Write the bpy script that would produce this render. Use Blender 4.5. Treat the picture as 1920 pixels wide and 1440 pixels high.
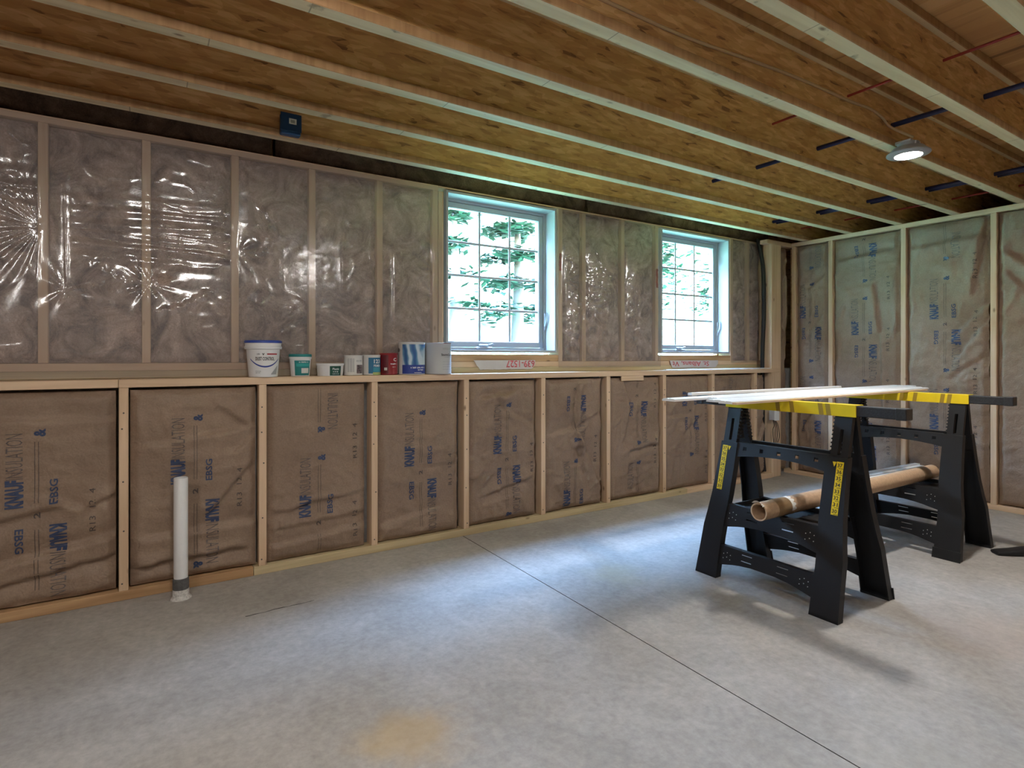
import bpy, bmesh, math, random
import numpy as np
from mathutils import Vector, Matrix

for o in list(bpy.data.objects):
    bpy.data.objects.remove(o, do_unlink=True)
S = bpy.context.scene
COL = S.collection
R = math.radians

# ------------------------------------------------------------------ camera
cam_d = bpy.data.cameras.new('camera')
cam = bpy.data.objects.new('camera', cam_d)
COL.objects.link(cam)
cam_d.sensor_width = 36.0
cam_d.lens = 1071.5 / 1920 * 36.0
cam_d.shift_y = -49.0 / 1920
cam_d.clip_start = 0.05
cam.location = (0, 0, 1.1445)
cam.rotation_euler = (R(90), 0, R(57.36 - 90))
S.camera = cam

# ------------------------------------------------------------------ sky, sun, exposure
SKY_STRENGTH = 52.0
SUN_STRENGTH = 330.0
LAMP_STRENGTH = 840.0
w = bpy.data.worlds.new('world')
S.world = w
w.use_nodes = True
nt = w.node_tree
sky = nt.nodes.new('ShaderNodeTexSky')
sky.sky_type = 'NISHITA'
sky.sun_disc = False
sky.sun_elevation = R(66)
sky.sun_rotation = R(200)
sky.air_density = 1.3
sky.dust_density = 0.2
sky.ozone_density = 2.0
nt.links.new(sky.outputs[0], nt.nodes['Background'].inputs[0])
nt.nodes['Background'].inputs[1].default_value = SKY_STRENGTH

sun_d = bpy.data.lights.new('sun', 'SUN')
sun_d.energy = SUN_STRENGTH
sun_d.angle = R(0.6)
sun_d.color = (1.0, 0.95, 0.86)
sun = bpy.data.objects.new('sun', sun_d)
COL.objects.link(sun)
# the sun stands behind the house and left, so it lights the garden and never shines in
sun.rotation_euler = Vector((0.20, 0.36, -0.93)).to_track_quat('-Z', 'Y').to_euler()
sun.location = (-4, -6, 12)

for i, (xa, xb) in enumerate(((1.70, 2.56), (3.73, 4.57))):
    pd = bpy.data.lights.new('window_portal', 'AREA')
    pd.shape = 'RECTANGLE'
    pd.size = xb - xa
    pd.size_y = 1.0
    pd.cycles.is_portal = True
    po = bpy.data.objects.new('window_portal', pd)
    COL.objects.link(po)
    po.location = ((xa + xb) / 2, 3.61, 1.72)
    po.rotation_euler = (R(-90), 0, 0)

S.view_settings.view_transform = 'Standard'
S.view_settings.look = 'None'
S.view_settings.exposure = 0.0
S.view_settings.gamma = 1.0
S.view_settings.use_curve_mapping = False
S.cycles.sample_clamp_indirect = 6.0
S.cycles.max_bounces = 8
S.cycles.diffuse_bounces = 4
S.cycles.glossy_bounces = 3
S.cycles.transparent_max_bounces = 16
S.cycles.adaptive_threshold = 0.05
S.cycles.caustics_reflective = False
S.cycles.caustics_refractive = False

# ------------------------------------------------------------------ materials
def new_mat(name):
    m = bpy.data.materials.new(name)
    m.use_nodes = True
    n = m.node_tree
    return m, n, n.nodes['Principled BSDF']

def N(n, t, **kw):
    x = n.nodes.new(t)
    for k, v in kw.items():
        if k.startswith('i_'):
            x.inputs[k[2:].replace('_', ' ')].default_value = v
        else:
            setattr(x, k, v)
    return x

def ramp(n, stops):
    r = n.nodes.new('ShaderNodeValToRGB')
    e = r.color_ramp.elements
    while len(e) < len(stops):
        e.new(0.5)
    for a, (p, c) in zip(e, stops):
        a.position = p
        a.color = (*c, 1)
    return r

def coords(n, scale=(1, 1, 1), rot=(0, 0, 0), rnd=True, loc=(0, 0, 0)):
    tc = N(n, 'ShaderNodeTexCoord')
    mp = N(n, 'ShaderNodeMapping')
    mp.inputs['Scale'].default_value = scale
    mp.inputs['Rotation'].default_value = rot
    mp.inputs['Location'].default_value = loc
    if rnd:
        oi = N(n, 'ShaderNodeObjectInfo')
        mu = N(n, 'ShaderNodeVectorMath', operation='SCALE')
        cb = N(n, 'ShaderNodeCombineXYZ')
        for k in range(3):
            n.links.new(oi.outputs['Random'], cb.inputs[k])
        n.links.new(cb.outputs[0], mu.inputs[0])
        mu.inputs['Scale'].default_value = 37.0
        ad = N(n, 'ShaderNodeVectorMath', operation='ADD')
        n.links.new(tc.outputs['Object'], ad.inputs[0])
        n.links.new(mu.outputs[0], ad.inputs[1])
        n.links.new(ad.outputs[0], mp.inputs[0])
    else:
        n.links.new(tc.outputs['Object'], mp.inputs[0])
    return mp.outputs[0]

def plain(name, col, rough=0.5, metal=0.0, spec=0.5, bump=0.0, bscale=60, var=0.0):
    m, n, b = new_mat(name)
    b.inputs['Base Color'].default_value = (*col, 1)
    b.inputs['Roughness'].default_value = rough
    b.inputs['Metallic'].default_value = metal
    b.inputs['Specular IOR Level'].default_value = spec
    if bump or var:
        v = coords(n)
        nz = N(n, 'ShaderNodeTexNoise', i_Scale=bscale, i_Detail=4.0)
        n.links.new(v, nz.inputs['Vector'])
        if bump:
            bp = N(n, 'ShaderNodeBump', i_Strength=bump, i_Distance=0.004)
            n.links.new(nz.outputs[0], bp.inputs['Height'])
            n.links.new(bp.outputs[0], b.inputs['Normal'])
        if var:
            r = ramp(n, [(0.3, tuple(c * (1 - var) for c in col)), (0.7, tuple(min(1, c * (1 + var)) for c in col))])
            n.links.new(nz.outputs[0], r.inputs[0])
            n.links.new(r.outputs[0], b.inputs['Base Color'])
    return m

def wood(name, axis, light=(0.82, 0.60, 0.41), dark=(0.68, 0.47, 0.30), knots=True):
    m, n, b = new_mat(name)
    sc = [26.0, 26.0, 26.0]
    sc['xyz'.index(axis)] = 1.3
    v = coords(n, sc)
    nz = N(n, 'ShaderNodeTexNoise', i_Scale=1.0, i_Detail=5.0, i_Distortion=0.6)
    n.links.new(v, nz.inputs['Vector'])
    r = ramp(n, [(0.32, dark), (0.62, light)])
    n.links.new(nz.outputs[0], r.inputs[0])
    out = r.outputs[0]
    v2 = coords(n, (1, 1, 1))
    big = N(n, 'ShaderNodeTexNoise', i_Scale=1.7, i_Detail=2.0)
    n.links.new(v2, big.inputs['Vector'])
    r2 = ramp(n, [(0.3, (0.82, 0.80, 0.78)), (0.7, (1.0, 1.0, 1.0))])
    n.links.new(big.outputs[0], r2.inputs[0])
    mx = N(n, 'ShaderNodeMixRGB', blend_type='MULTIPLY', i_Fac=1.0)
    n.links.new(out, mx.inputs[1])
    n.links.new(r2.outputs[0], mx.inputs[2])
    out = mx.outputs[0]
    if knots:
        ks = [9.0, 9.0, 9.0]
        ks['xyz'.index(axis)] = 4.2
        v3 = coords(n, ks)
        vo = N(n, 'ShaderNodeTexVoronoi', i_Scale=1.0)
        n.links.new(v3, vo.inputs['Vector'])
        r3 = ramp(n, [(0.03, (0.20, 0.10, 0.05)), (0.10, (1, 1, 1))])
        n.links.new(vo.outputs['Distance'], r3.inputs[0])
        mx2 = N(n, 'ShaderNodeMixRGB', blend_type='MULTIPLY', i_Fac=0.75)
        n.links.new(out, mx2.inputs[1])
        n.links.new(r3.outputs[0], mx2.inputs[2])
        out = mx2.outputs[0]
    n.links.new(out, b.inputs['Base Color'])
    b.inputs['Roughness'].default_value = 0.62
    bp = N(n, 'ShaderNodeBump', i_Strength=0.25, i_Distance=0.002)
    n.links.new(nz.outputs[0], bp.inputs['Height'])
    n.links.new(bp.outputs[0], b.inputs['Normal'])
    return m

def osb(name):
    m, n, b = new_mat(name)
    prev = None
    for k, (rot, sc) in enumerate(((0.35, (16, 1, 85)), (-0.6, (20, 1, 95)), (1.3, (24, 1, 100)))):
        v = coords(n, sc, (0, rot, 0))
        dn = N(n, 'ShaderNodeTexNoise', i_Scale=0.35, i_Detail=2.0)
        n.links.new(v, dn.inputs['Vector'])
        ad = N(n, 'ShaderNodeMixRGB', blend_type='ADD', i_Fac=1.6)
        n.links.new(v, ad.inputs[1])
        n.links.new(dn.outputs[1], ad.inputs[2])
        vo = N(n, 'ShaderNodeTexVoronoi', i_Scale=0.55)
        n.links.new(ad.outputs[0], vo.inputs['Vector'])
        bw = N(n, 'ShaderNodeSeparateColor')
        n.links.new(vo.outputs['Color'], bw.inputs[0])
        if prev is None:
            prev = bw.outputs[0]
        else:
            mx = N(n, 'ShaderNodeMath', operation='ADD')
            n.links.new(prev, mx.inputs[0])
            n.links.new(bw.outputs[k % 3], mx.inputs[1])
            prev = mx.outputs[0]
    dv = N(n, 'ShaderNodeMath', operation='DIVIDE')
    dv.inputs[1].default_value = 3.0
    n.links.new(prev, dv.inputs[0])
    r = ramp(n, [(0.10, (0.22, 0.105, 0.045)), (0.22, (0.52, 0.280, 0.115)), (0.55, (0.66, 0.385, 0.165)), (0.85, (0.80, 0.52, 0.26))])
    n.links.new(dv.outputs[0], r.inputs[0])
    n.links.new(r.outputs[0], b.inputs['Base Color'])
    b.inputs['Roughness'].default_value = 0.6
    bp = N(n, 'ShaderNodeBump', i_Strength=0.3, i_Distance=0.002)
    n.links.new(dv.outputs[0], bp.inputs['Height'])
    n.links.new(bp.outputs[0], b.inputs['Normal'])
    return m

def concrete(name, a, c, stain=False):
    m, n, b = new_mat(name)
    v = coords(n, rnd=False)
    n1 = N(n, 'ShaderNodeTexNoise', i_Scale=1.1, i_Detail=8.0, i_Roughness=0.62, i_Distortion=0.8)
    n2 = N(n, 'ShaderNodeTexNoise', i_Scale=34.0, i_Detail=6.0, i_Roughness=0.7)
    v2 = coords(n, (3.4, 2.0, 1.0), (0, 0, 0.5), rnd=False)
    n3 = N(n, 'ShaderNodeTexNoise', i_Scale=2.2, i_Detail=6.0, i_Roughness=0.65, i_Distortion=1.5)
    n.links.new(v, n1.inputs['Vector'])
    n.links.new(v, n2.inputs['Vector'])
    n.links.new(v2, n3.inputs['Vector'])
    r1 = ramp(n, [(0.32, a), (0.66, c)])
    n.links.new(n1.outputs[0], r1.inputs[0])
    r2 = ramp(n, [(0.3, (0.80, 0.80, 0.80)), (0.7, (1.10, 1.10, 1.10))])
    n.links.new(n2.outputs[0], r2.inputs[0])
    r3 = ramp(n, [(0.35, (0.90, 0.895, 0.885)), (0.62, (1.03, 1.03, 1.03))])
    n.links.new(n3.outputs[0], r3.inputs[0])
    mx = N(n, 'ShaderNodeMixRGB', blend_type='MULTIPLY', i_Fac=1.0)
    n.links.new(r1.outputs[0], mx.inputs[1])
    n.links.new(r2.outputs[0], mx.inputs[2])
    mx2 = N(n, 'ShaderNodeMixRGB', blend_type='MULTIPLY', i_Fac=1.0)
    n.links.new(mx.outputs[0], mx2.inputs[1])
    n.links.new(r3.outputs[0], mx2.inputs[2])
    out = mx2.outputs[0]
    if stain:
        for (sx, sy, rad, col, amt) in ((0.68, 1.62, 0.20, (0.50, 0.34, 0.14), 0.55), (2.1, 2.25, 0.22, (0.44, 0.38, 0.20), 0.35),
                                        (1.75, 0.6, 0.5, (0.40, 0.37, 0.30), 0.3), (2.95, 0.9, 0.35, (0.46, 0.36, 0.32), 0.3)):
            tc = N(n, 'ShaderNodeTexCoord')
            sb = N(n, 'ShaderNodeVectorMath', operation='DISTANCE')
            sb.inputs[1].default_value = (sx, sy, 0)
            n.links.new(tc.outputs['Object'], sb.inputs[0])
            ns = N(n, 'ShaderNodeTexNoise', i_Scale=7.0, i_Detail=4.0)
            n.links.new(v, ns.inputs['Vector'])
            ma = N(n, 'ShaderNodeMath', operation='MULTIPLY_ADD')
            ma.inputs[1].default_value = rad * 1.6
            n.links.new(ns.outputs[0], ma.inputs[0])
            n.links.new(sb.outputs['Value'], ma.inputs[2])
            mr = N(n, 'ShaderNodeMapRange', interpolation_type='SMOOTHSTEP')
            mr.inputs['From Min'].default_value = rad * 1.9
            mr.inputs['From Max'].default_value = rad * 0.9
            mr.inputs['To Max'].default_value = amt
            n.links.new(ma.outputs[0], mr.inputs['Value'])
            mm = N(n, 'ShaderNodeMixRGB')
            n.links.new(mr.outputs[0], mm.inputs[0])
            n.links.new(out, mm.inputs[1])
            mm.inputs[2].default_value = (*col, 1)
            out = mm.outputs[0]
    n.links.new(out, b.inputs['Base Color'])
    b.inputs['Roughness'].default_value = 0.58
    b.inputs['Specular IOR Level'].default_value = 0.35
    bp = N(n, 'ShaderNodeBump', i_Strength=0.12, i_Distance=0.004)
    n.links.new(n2.outputs[0], bp.inputs['Height'])
    n.links.new(bp.outputs[0], b.inputs['Normal'])
    return m

def kraft(name):
    m, n, b = new_mat(name)
    v = coords(n)
    n1 = N(n, 'ShaderNodeTexNoise', i_Scale=4.0, i_Detail=5.0, i_Roughness=0.6)
    n2 = N(n, 'ShaderNodeTexNoise', i_Scale=120.0, i_Detail=3.0)
    n.links.new(v, n1.inputs['Vector'])
    n.links.new(v, n2.inputs['Vector'])
    r = ramp(n, [(0.3, (0.240, 0.165, 0.116)), (0.7, (0.318, 0.223, 0.158))])
    n.links.new(n1.outputs[0], r.inputs[0])
    r2 = ramp(n, [(0.3, (0.88, 0.88, 0.88)), (0.7, (1.06, 1.06, 1.06))])
    n.links.new(n2.outputs[0], r2.inputs[0])
    mx = N(n, 'ShaderNodeMixRGB', blend_type='MULTIPLY', i_Fac=1.0)
    n.links.new(r.outputs[0], mx.inputs[1])
    n.links.new(r2.outputs[0], mx.inputs[2])
    n.links.new(mx.outputs[0], b.inputs['Base Color'])
    b.inputs['Roughness'].default_value = 0.55
    b.inputs['Specular IOR Level'].default_value = 0.4
    n3 = N(n, 'ShaderNodeTexNoise', i_Scale=26.0, i_Detail=4.0, i_Distortion=1.2)
    n.links.new(v, n3.inputs['Vector'])
    bp = N(n, 'ShaderNodeBump', i_Strength=0.6, i_Distance=0.006)
    n.links.new(n3.outputs[0], bp.inputs['Height'])
    n.links.new(bp.outputs[0], b.inputs['Normal'])
    return m

def fluff(name, a, c):
    m, n, b = new_mat(name)
    v = coords(n)
    n1 = N(n, 'ShaderNodeTexNoise', i_Scale=6.0, i_Detail=7.0, i_Roughness=0.65, i_Distortion=1.6)
    n2 = N(n, 'ShaderNodeTexNoise', i_Scale=70.0, i_Detail=5.0, i_Distortion=2.0)
    n.links.new(v, n1.inputs['Vector'])
    n.links.new(v, n2.inputs['Vector'])
    r = ramp(n, [(0.34, a), (0.66, c)])
    n.links.new(n1.outputs[0], r.inputs[0])
    r2 = ramp(n, [(0.3, (0.75, 0.75, 0.75)), (0.7, (1.2, 1.2, 1.2))])
    n.links.new(n2.outputs[0], r2.inputs[0])
    mx = N(n, 'ShaderNodeMixRGB', blend_type='MULTIPLY', i_Fac=1.0)
    n.links.new(r.outputs[0], mx.inputs[1])
    n.links.new(r2.outputs[0], mx.inputs[2])
    n.links.new(mx.outputs[0], b.inputs['Base Color'])
    b.inputs['Roughness'].default_value = 0.95
    b.inputs['Specular IOR Level'].default_value = 0.05
    bp = N(n, 'ShaderNodeBump', i_Strength=0.7, i_Distance=0.01)
    n.links.new(n2.outputs[0], bp.inputs['Height'])
    n.links.new(bp.outputs[0], b.inputs['Normal'])
    return m

def film(name):
    m, n, b = new_mat(name)
    n.nodes.remove(b)
    out = n.nodes['Material Output']
    tr = N(n, 'ShaderNodeBsdfTransparent')
    tr.inputs[0].default_value = (0.95, 0.94, 0.94, 1)
    df = N(n, 'ShaderNodeBsdfDiffuse')
    df.inputs[0].default_value = (0.78, 0.74, 0.76, 1)
    gl = N(n, 'ShaderNodeBsdfGlossy')
    gl.inputs['Roughness'].default_value = 0.17
    v = coords(n, rnd=False)
    nz = N(n, 'ShaderNodeTexNoise', i_Scale=22.0, i_Detail=3.0, i_Distortion=0.8)
    n.links.new(v, nz.inputs['Vector'])
    bp = N(n, 'ShaderNodeBump', i_Strength=0.08, i_Distance=0.004)
    n.links.new(nz.outputs[0], bp.inputs['Height'])
    n.links.new(bp.outputs[0], gl.inputs['Normal'])
    lw_ = N(n, 'ShaderNodeLayerWeight')
    n.links.new(bp.outputs[0], lw_.inputs['Normal'])
    pw = N(n, 'ShaderNodeMath', operation='POWER')
    pw.inputs[1].default_value = 4.0
    n.links.new(lw_.outputs['Facing'], pw.inputs[0])
    mu = N(n, 'ShaderNodeMath', operation='MULTIPLY_ADD')
    mu.inputs[1].default_value = 0.75
    mu.inputs[2].default_value = 0.15
    n.links.new(pw.outputs[0], mu.inputs[0])
    m1 = N(n, 'ShaderNodeMixShader')
    m1.inputs[0].default_value = 0.18
    n.links.new(tr.outputs[0], m1.inputs[1])
    n.links.new(df.outputs[0], m1.inputs[2])
    m2 = N(n, 'ShaderNodeMixShader')
    n.links.new(mu.outputs[0], m2.inputs[0])
    n.links.new(m1.outputs[0], m2.inputs[1])
    n.links.new(gl.outputs[0], m2.inputs[2])
    n.links.new(m2.outputs[0], out.inputs[0])
    return m

def glass(name):
    m, n, b = new_mat(name)
    n.nodes.remove(b)
    tr = N(n, 'ShaderNodeBsdfTransparent')
    tr.inputs[0].default_value = (0.93, 0.97, 0.96, 1)
    gl = N(n, 'ShaderNodeBsdfGlossy')
    gl.inputs['Roughness'].default_value = 0.02
    lw_ = N(n, 'ShaderNodeLayerWeight')
    pw = N(n, 'ShaderNodeMath', operation='POWER')
    pw.inputs[1].default_value = 5.0
    n.links.new(lw_.outputs['Facing'], pw.inputs[0])
    fr = N(n, 'ShaderNodeMath', operation='MULTIPLY_ADD')
    fr.inputs[1].default_value = 0.9
    fr.inputs[2].default_value = 0.03
    n.links.new(pw.outputs[0], fr.inputs[0])
    mx = N(n, 'ShaderNodeMixShader')
    n.links.new(fr.outputs[0], mx.inputs[0])
    n.links.new(tr.outputs[0], mx.inputs[1])
    n.links.new(gl.outputs[0], mx.inputs[2])
    n.links.new(mx.outputs[0], n.nodes['Material Output'].inputs[0])
    return m

def emit(name, col, strength):
    m, n, b = new_mat(name)
    b.inputs['Base Color'].default_value = (0.9, 0.9, 0.9, 1)
    b.inputs['Emission Color'].default_value = (*col, 1)
    b.inputs['Emission Strength'].default_value = strength
    return m

M = {}
for ax in 'xyz':
    M['wood_' + ax] = wood('framing_wood_' + ax, ax)
M['wood_pt'] = wood('sill_wood', 'x', (0.66, 0.54, 0.33), (0.52, 0.41, 0.23))
M['wood_dark'] = wood('dark_plate_wood', 'x', (0.60, 0.38, 0.20), (0.42, 0.24, 0.115))
M['flange'] = wood('flange_wood', 'x', (0.82, 0.70, 0.47), (0.66, 0.52, 0.32))
def finger_joints(m):
    n = m.node_tree
    b = n.nodes['Principled BSDF']
    src = b.inputs['Base Color'].links[0].from_socket
    v = coords(n)
    sp = N(n, 'ShaderNodeSeparateXYZ')
    n.links.new(v, sp.inputs[0])
    md = N(n, 'ShaderNodeMath', operation='PINGPONG')
    md.inputs[1].default_value = 0.47
    n.links.new(sp.outputs['X'], md.inputs[0])
    lt = N(n, 'ShaderNodeMath', operation='LESS_THAN')
    lt.inputs[1].default_value = 0.0022
    n.links.new(md.outputs[0], lt.inputs[0])
    nz = N(n, 'ShaderNodeTexNoise', i_Scale=9.0, i_Detail=5.0)
    n.links.new(v, nz.inputs['Vector'])
    rr = ramp(n, [(0.66, (0, 0, 0)), (0.72, (1, 1, 1))])
    n.links.new(nz.outputs[0], rr.inputs[0])
    mxx = N(n, 'ShaderNodeMath', operation='MAXIMUM')
    n.links.new(lt.outputs[0], mxx.inputs[0])
    n.links.new(rr.outputs[0], mxx.inputs[1])
    sc = N(n, 'ShaderNodeMath', operation='MULTIPLY')
    sc.inputs[1].default_value = 0.6
    n.links.new(mxx.outputs[0], sc.inputs[0])
    mm = N(n, 'ShaderNodeMixRGB')
    n.links.new(sc.outputs[0], mm.inputs[0])
    n.links.new(src, mm.inputs[1])
    mm.inputs[2].default_value = (0.16, 0.10, 0.055, 1)
    n.links.new(mm.outputs[0], b.inputs['Base Color'])
finger_joints(M['flange'])
M['osb'] = osb('osb')
M['lvl'] = wood('flange_edge', 'z', (0.50, 0.30, 0.145), (0.36, 0.195, 0.085), False)
M['floor'] = concrete('floor_concrete', (0.340, 0.317, 0.290), (0.490, 0.462, 0.425), True)
M['found'] = concrete('foundation_concrete', (0.30, 0.29, 0.28), (0.42, 0.41, 0.40))
M['kraft'] = kraft('kraft_paper')
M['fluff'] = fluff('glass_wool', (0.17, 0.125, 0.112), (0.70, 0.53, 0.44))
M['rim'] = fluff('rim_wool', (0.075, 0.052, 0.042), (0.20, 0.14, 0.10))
M['edge'] = fluff('wool_edge', (0.14, 0.075, 0.035), (0.36, 0.215, 0.11))
M['film'] = film('plastic_film')
M['glass'] = glass('window_glass')
M['vinyl'] = plain('white_vinyl', (0.46, 0.48, 0.50), 0.35)
M['white'] = plain('white_plastic', (0.78, 0.78, 0.78), 0.4)
M['pvc'] = plain('pvc', (0.74, 0.74, 0.74), 0.35)
M['pvcg'] = plain('grey_coupling', (0.10, 0.10, 0.10), 0.6, bump=0.3, var=0.3)
M['plaster'] = plain('plaster_collar', (0.55, 0.53, 0.50), 0.9, bump=0.8, bscale=90, var=0.25)
M['black'] = plain('black_plastic', (0.011, 0.011, 0.012), 0.5, spec=0.35, bump=0.15, bscale=260)
M['blackm'] = plain('black_beam', (0.022, 0.022, 0.024), 0.5, bump=0.3, bscale=140, var=0.3)
M['yellow'] = plain('yellow_plastic', (0.78, 0.56, 0.015), 0.4, var=0.08, bscale=14)
M['yellowd'] = plain('dark_yellow', (0.33, 0.21, 0.02), 0.5)
M['ink'] = plain('black_ink', (0.012, 0.012, 0.012), 0.6)
M['lit_pit'] = plain('lit_pit_grey', (0.45, 0.46, 0.46), 0.5)
M['card'] = plain('cardboard', (0.47, 0.31, 0.19), 0.75, bump=0.15, bscale=80, var=0.10)
M['tape'] = plain('brown_tape', (0.26, 0.165, 0.085), 0.3)
M['torn'] = plain('torn_paper', (0.72, 0.69, 0.64), 0.85, bump=0.4)
M['board'] = plain('white_board', (0.80, 0.80, 0.79), 0.45)
M['bluebox'] = plain('blue_box', (0.012, 0.060, 0.150), 0.45)
M['bluepex'] = plain('blue_pex', (0.012, 0.022, 0.085), 0.4)
M['redpex'] = plain('red_pex', (0.26, 0.022, 0.014), 0.45)
M['cable'] = plain('cable_sheath', (0.52, 0.36, 0.22), 0.5)
M['greyb'] = plain('grey_steel', (0.52, 0.52, 0.53), 0.4)
M['printb'] = plain('blue_print', (0.040, 0.060, 0.125), 0.6)
M['printd'] = plain('dark_print', (0.085, 0.065, 0.058), 0.6)
M['printl'] = plain('pale_print', (0.125, 0.100, 0.095), 0.6)
M['redink'] = plain('red_ink', (0.50, 0.07, 0.08), 0.7)
M['redpaint'] = plain('red_spray', (0.36, 0.055, 0.025), 0.7, var=0.5, bscale=30)
M['strip'] = plain('torn_wrap', (0.60, 0.56, 0.56), 0.6, bump=0.3, bscale=30)
M['lampw'] = plain('lamp_white', (0.30, 0.31, 0.33), 0.4)
M['lamp'] = emit('fill_glow', (1.0, 0.955, 0.905), LAMP_STRENGTH * 0.74)  # glow for the added, unseen lamps
M['lamp_dim'] = emit('lamp_glow_cool', (1.0, 0.965, 0.93), LAMP_STRENGTH * 0.95)
M['fill_low'] = emit('fill_glow_low', (1.0, 0.955, 0.905), LAMP_STRENGTH * 0.30)
M['crack'] = plain('crack_dark', (0.035, 0.034, 0.032), 0.95)  # one dark colour for cracks, joint sides and the base below
M['nail'] = plain('nail', (0.10, 0.085, 0.075), 0.6)

# ------------------------------------------------------------------ mesh builder
class MB:
    def __init__(s):
        s.v, s.f, s.m = [], [], []
    def add(s, vs, fs, mi=0):
        o = len(s.v)
        s.v += [tuple(p) for p in vs]
        s.f += [tuple(i + o for i in f) for f in fs]
        s.m += [mi] * len(fs)
        return s
    def box(s, a, b, mi=0):
        (x0, y0, z0), (x1, y1, z1) = a, b
        return s.add([(x0, y0, z0), (x1, y0, z0), (x1, y1, z0), (x0, y1, z0), (x0, y0, z1), (x1, y0, z1), (x1, y1, z1), (x0, y1, z1)],
                     [(0, 3, 2, 1), (4, 5, 6, 7), (0, 1, 5, 4), (1, 2, 6, 5), (2, 3, 7, 6), (3, 0, 4, 7)], mi)
    def bevbox(s, a, b, r=0.002, mi=0):
        bm = bmesh.new()
        bmesh.ops.create_cube(bm, size=1.0)
        c = [(p + q) / 2 for p, q in zip(a, b)]
        d = [abs(q - p) for p, q in zip(a, b)]
        for v in bm.verts:
            v.co = Vector((c[0] + v.co.x * d[0], c[1] + v.co.y * d[1], c[2] + v.co.z * d[2]))
        bmesh.ops.bevel(bm, geom=list(bm.edges), offset=min(r, min(d) * 0.45), segments=1, affect='EDGES')
        bm.verts.index_update()
        s.add([v.co[:] for v in bm.verts], [[v.index for v in f.verts] for f in bm.faces], mi)
        bm.free()
        return s
    def lathe(s, prof, c=(0, 0, 0), n=32, mi=0, cap=True):
        k = len(prof)
        vs = []
        for r, z in prof:
            for i in range(n):
                a = 2 * math.pi * i / n
                vs.append((c[0] + r * math.cos(a), c[1] + r * math.sin(a), c[2] + z))
        fs = []
        for j in range(k - 1):
            for i in range(n):
                i2 = (i + 1) % n
                fs.append((j * n + i, j * n + i2, (j + 1) * n + i2, (j + 1) * n + i))
        if cap:
            fs.append(tuple(range(n - 1, -1, -1)))
            fs.append(tuple(range((k - 1) * n, k * n)))
        return s.add(vs, fs, mi)
    def tube(s, pts, r, n=10, mi=0, cap=True):
        pts = [Vector(p) for p in pts]
        rs = r if isinstance(r, (list, tuple)) else [r] * len(pts)
        vs, fs = [], []
        up = None
        for i, p in enumerate(pts):
            t = (pts[min(i + 1, len(pts) - 1)] - pts[max(i - 1, 0)]).normalized()
            if up is None:
                up = Vector((0, 0, 1)) if abs(t.z) < 0.9 else Vector((1, 0, 0))
            a = t.cross(up).normalized()
            bb = a.cross(t).normalized()
            up = bb
            for j in range(n):
                q = 2 * math.pi * j / n
                vs.append(p + (a * math.cos(q) + bb * math.sin(q)) * rs[i])
        for i in range(len(pts) - 1):
            for j in range(n):
                j2 = (j + 1) % n
                fs.append((i * n + j, i * n + j2, (i + 1) * n + j2, (i + 1) * n + j))
        if cap:
            fs.append(tuple(range(n - 1, -1, -1)))
            fs.append(tuple(range((len(pts) - 1) * n, len(pts) * n)))
        return s.add(vs, fs, mi)
    def prism(s, poly, fn, t0, t1, mi=0):
        """poly: 2-D outline, fn(u, v, t) -> 3-D"""
        k = len(poly)
        vs = [fn(u, v, t0) for u, v in poly] + [fn(u, v, t1) for u, v in poly]
        fs = [tuple(range(k)), tuple(range(2 * k - 1, k - 1, -1))]
        for i in range(k):
            j = (i + 1) % k
            fs.append((i, i + k, j + k, j))
        return s.add(vs, fs, mi)
    def mesh(s, name, mats, smooth=False, fix=True):
        me = bpy.data.meshes.new(name)
        me.from_pydata(s.v, [], s.f)
        for m in mats:
            me.materials.append(m)
        me.polygons.foreach_set('material_index', s.m)
        if fix:
            bm = bmesh.new()
            bm.from_mesh(me)
            bmesh.ops.recalc_face_normals(bm, faces=bm.faces)
            bm.to_mesh(me)
            bm.free()
        if smooth:
            me.polygons.foreach_set('use_smooth', [True] * len(me.polygons))
            if smooth != 'all':
                try:
                    me.set_sharp_from_angle(angle=R(float(smooth)))
                except Exception:
                    pass
        me.update()
        return me
    def build(s, name, mats, parent=None, smooth=False, fix=True):
        if not isinstance(mats, (list, tuple)):
            mats = [mats]
        mats = [M[m] if isinstance(m, str) else m for m in mats]
        return link(name, s.mesh(name, mats, smooth, fix), parent)

def link(name, data, parent=None, loc=None):
    o = bpy.data.objects.new(name, data)
    COL.objects.link(o)
    if parent is not None:
        o.parent = parent
    if loc is not None:
        o.location = loc
    return o

def tag(o, label, cat, group=None, kind=None):
    o['label'] = label
    o['category'] = cat
    if group:
        o['group'] = group
    if kind:
        o['kind'] = kind
    return o

def empty(name, loc, label, cat, group=None, kind=None, rz=0.0):
    o = link(name, None, None, loc)
    o.rotation_euler = (0, 0, rz)
    return tag(o, label, cat, group, kind)

def boxpart(name, a, b, mat, parent, bev=0.002):
    """a box whose origin is its low corner, local to its parent"""
    mb = MB().bevbox((0, 0, 0), tuple(q - p for p, q in zip(a, b)), bev)
    o = mb.build(name, mat, parent)
    o.location = a
    return o

# noise for surfaces
def hsh(i, j, seed):
    q = np.sin(i * 127.1 + j * 311.7 + seed * 74.7) * 43758.5453
    return q - np.floor(q)

def vnoise(x, y, seed=0):
    xi, yi = np.floor(x), np.floor(y)
    fx, fy = x - xi, y - yi
    fx = fx * fx * fx * (fx * (fx * 6 - 15) + 10)
    fy = fy * fy * fy * (fy * (fy * 6 - 15) + 10)
    a, b = hsh(xi, yi, seed), hsh(xi + 1, yi, seed)
    c, d = hsh(xi, yi + 1, seed), hsh(xi + 1, yi + 1, seed)
    return (a * (1 - fx) + b * fx) * (1 - fy) + (c * (1 - fx) + d * fx) * fy

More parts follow.
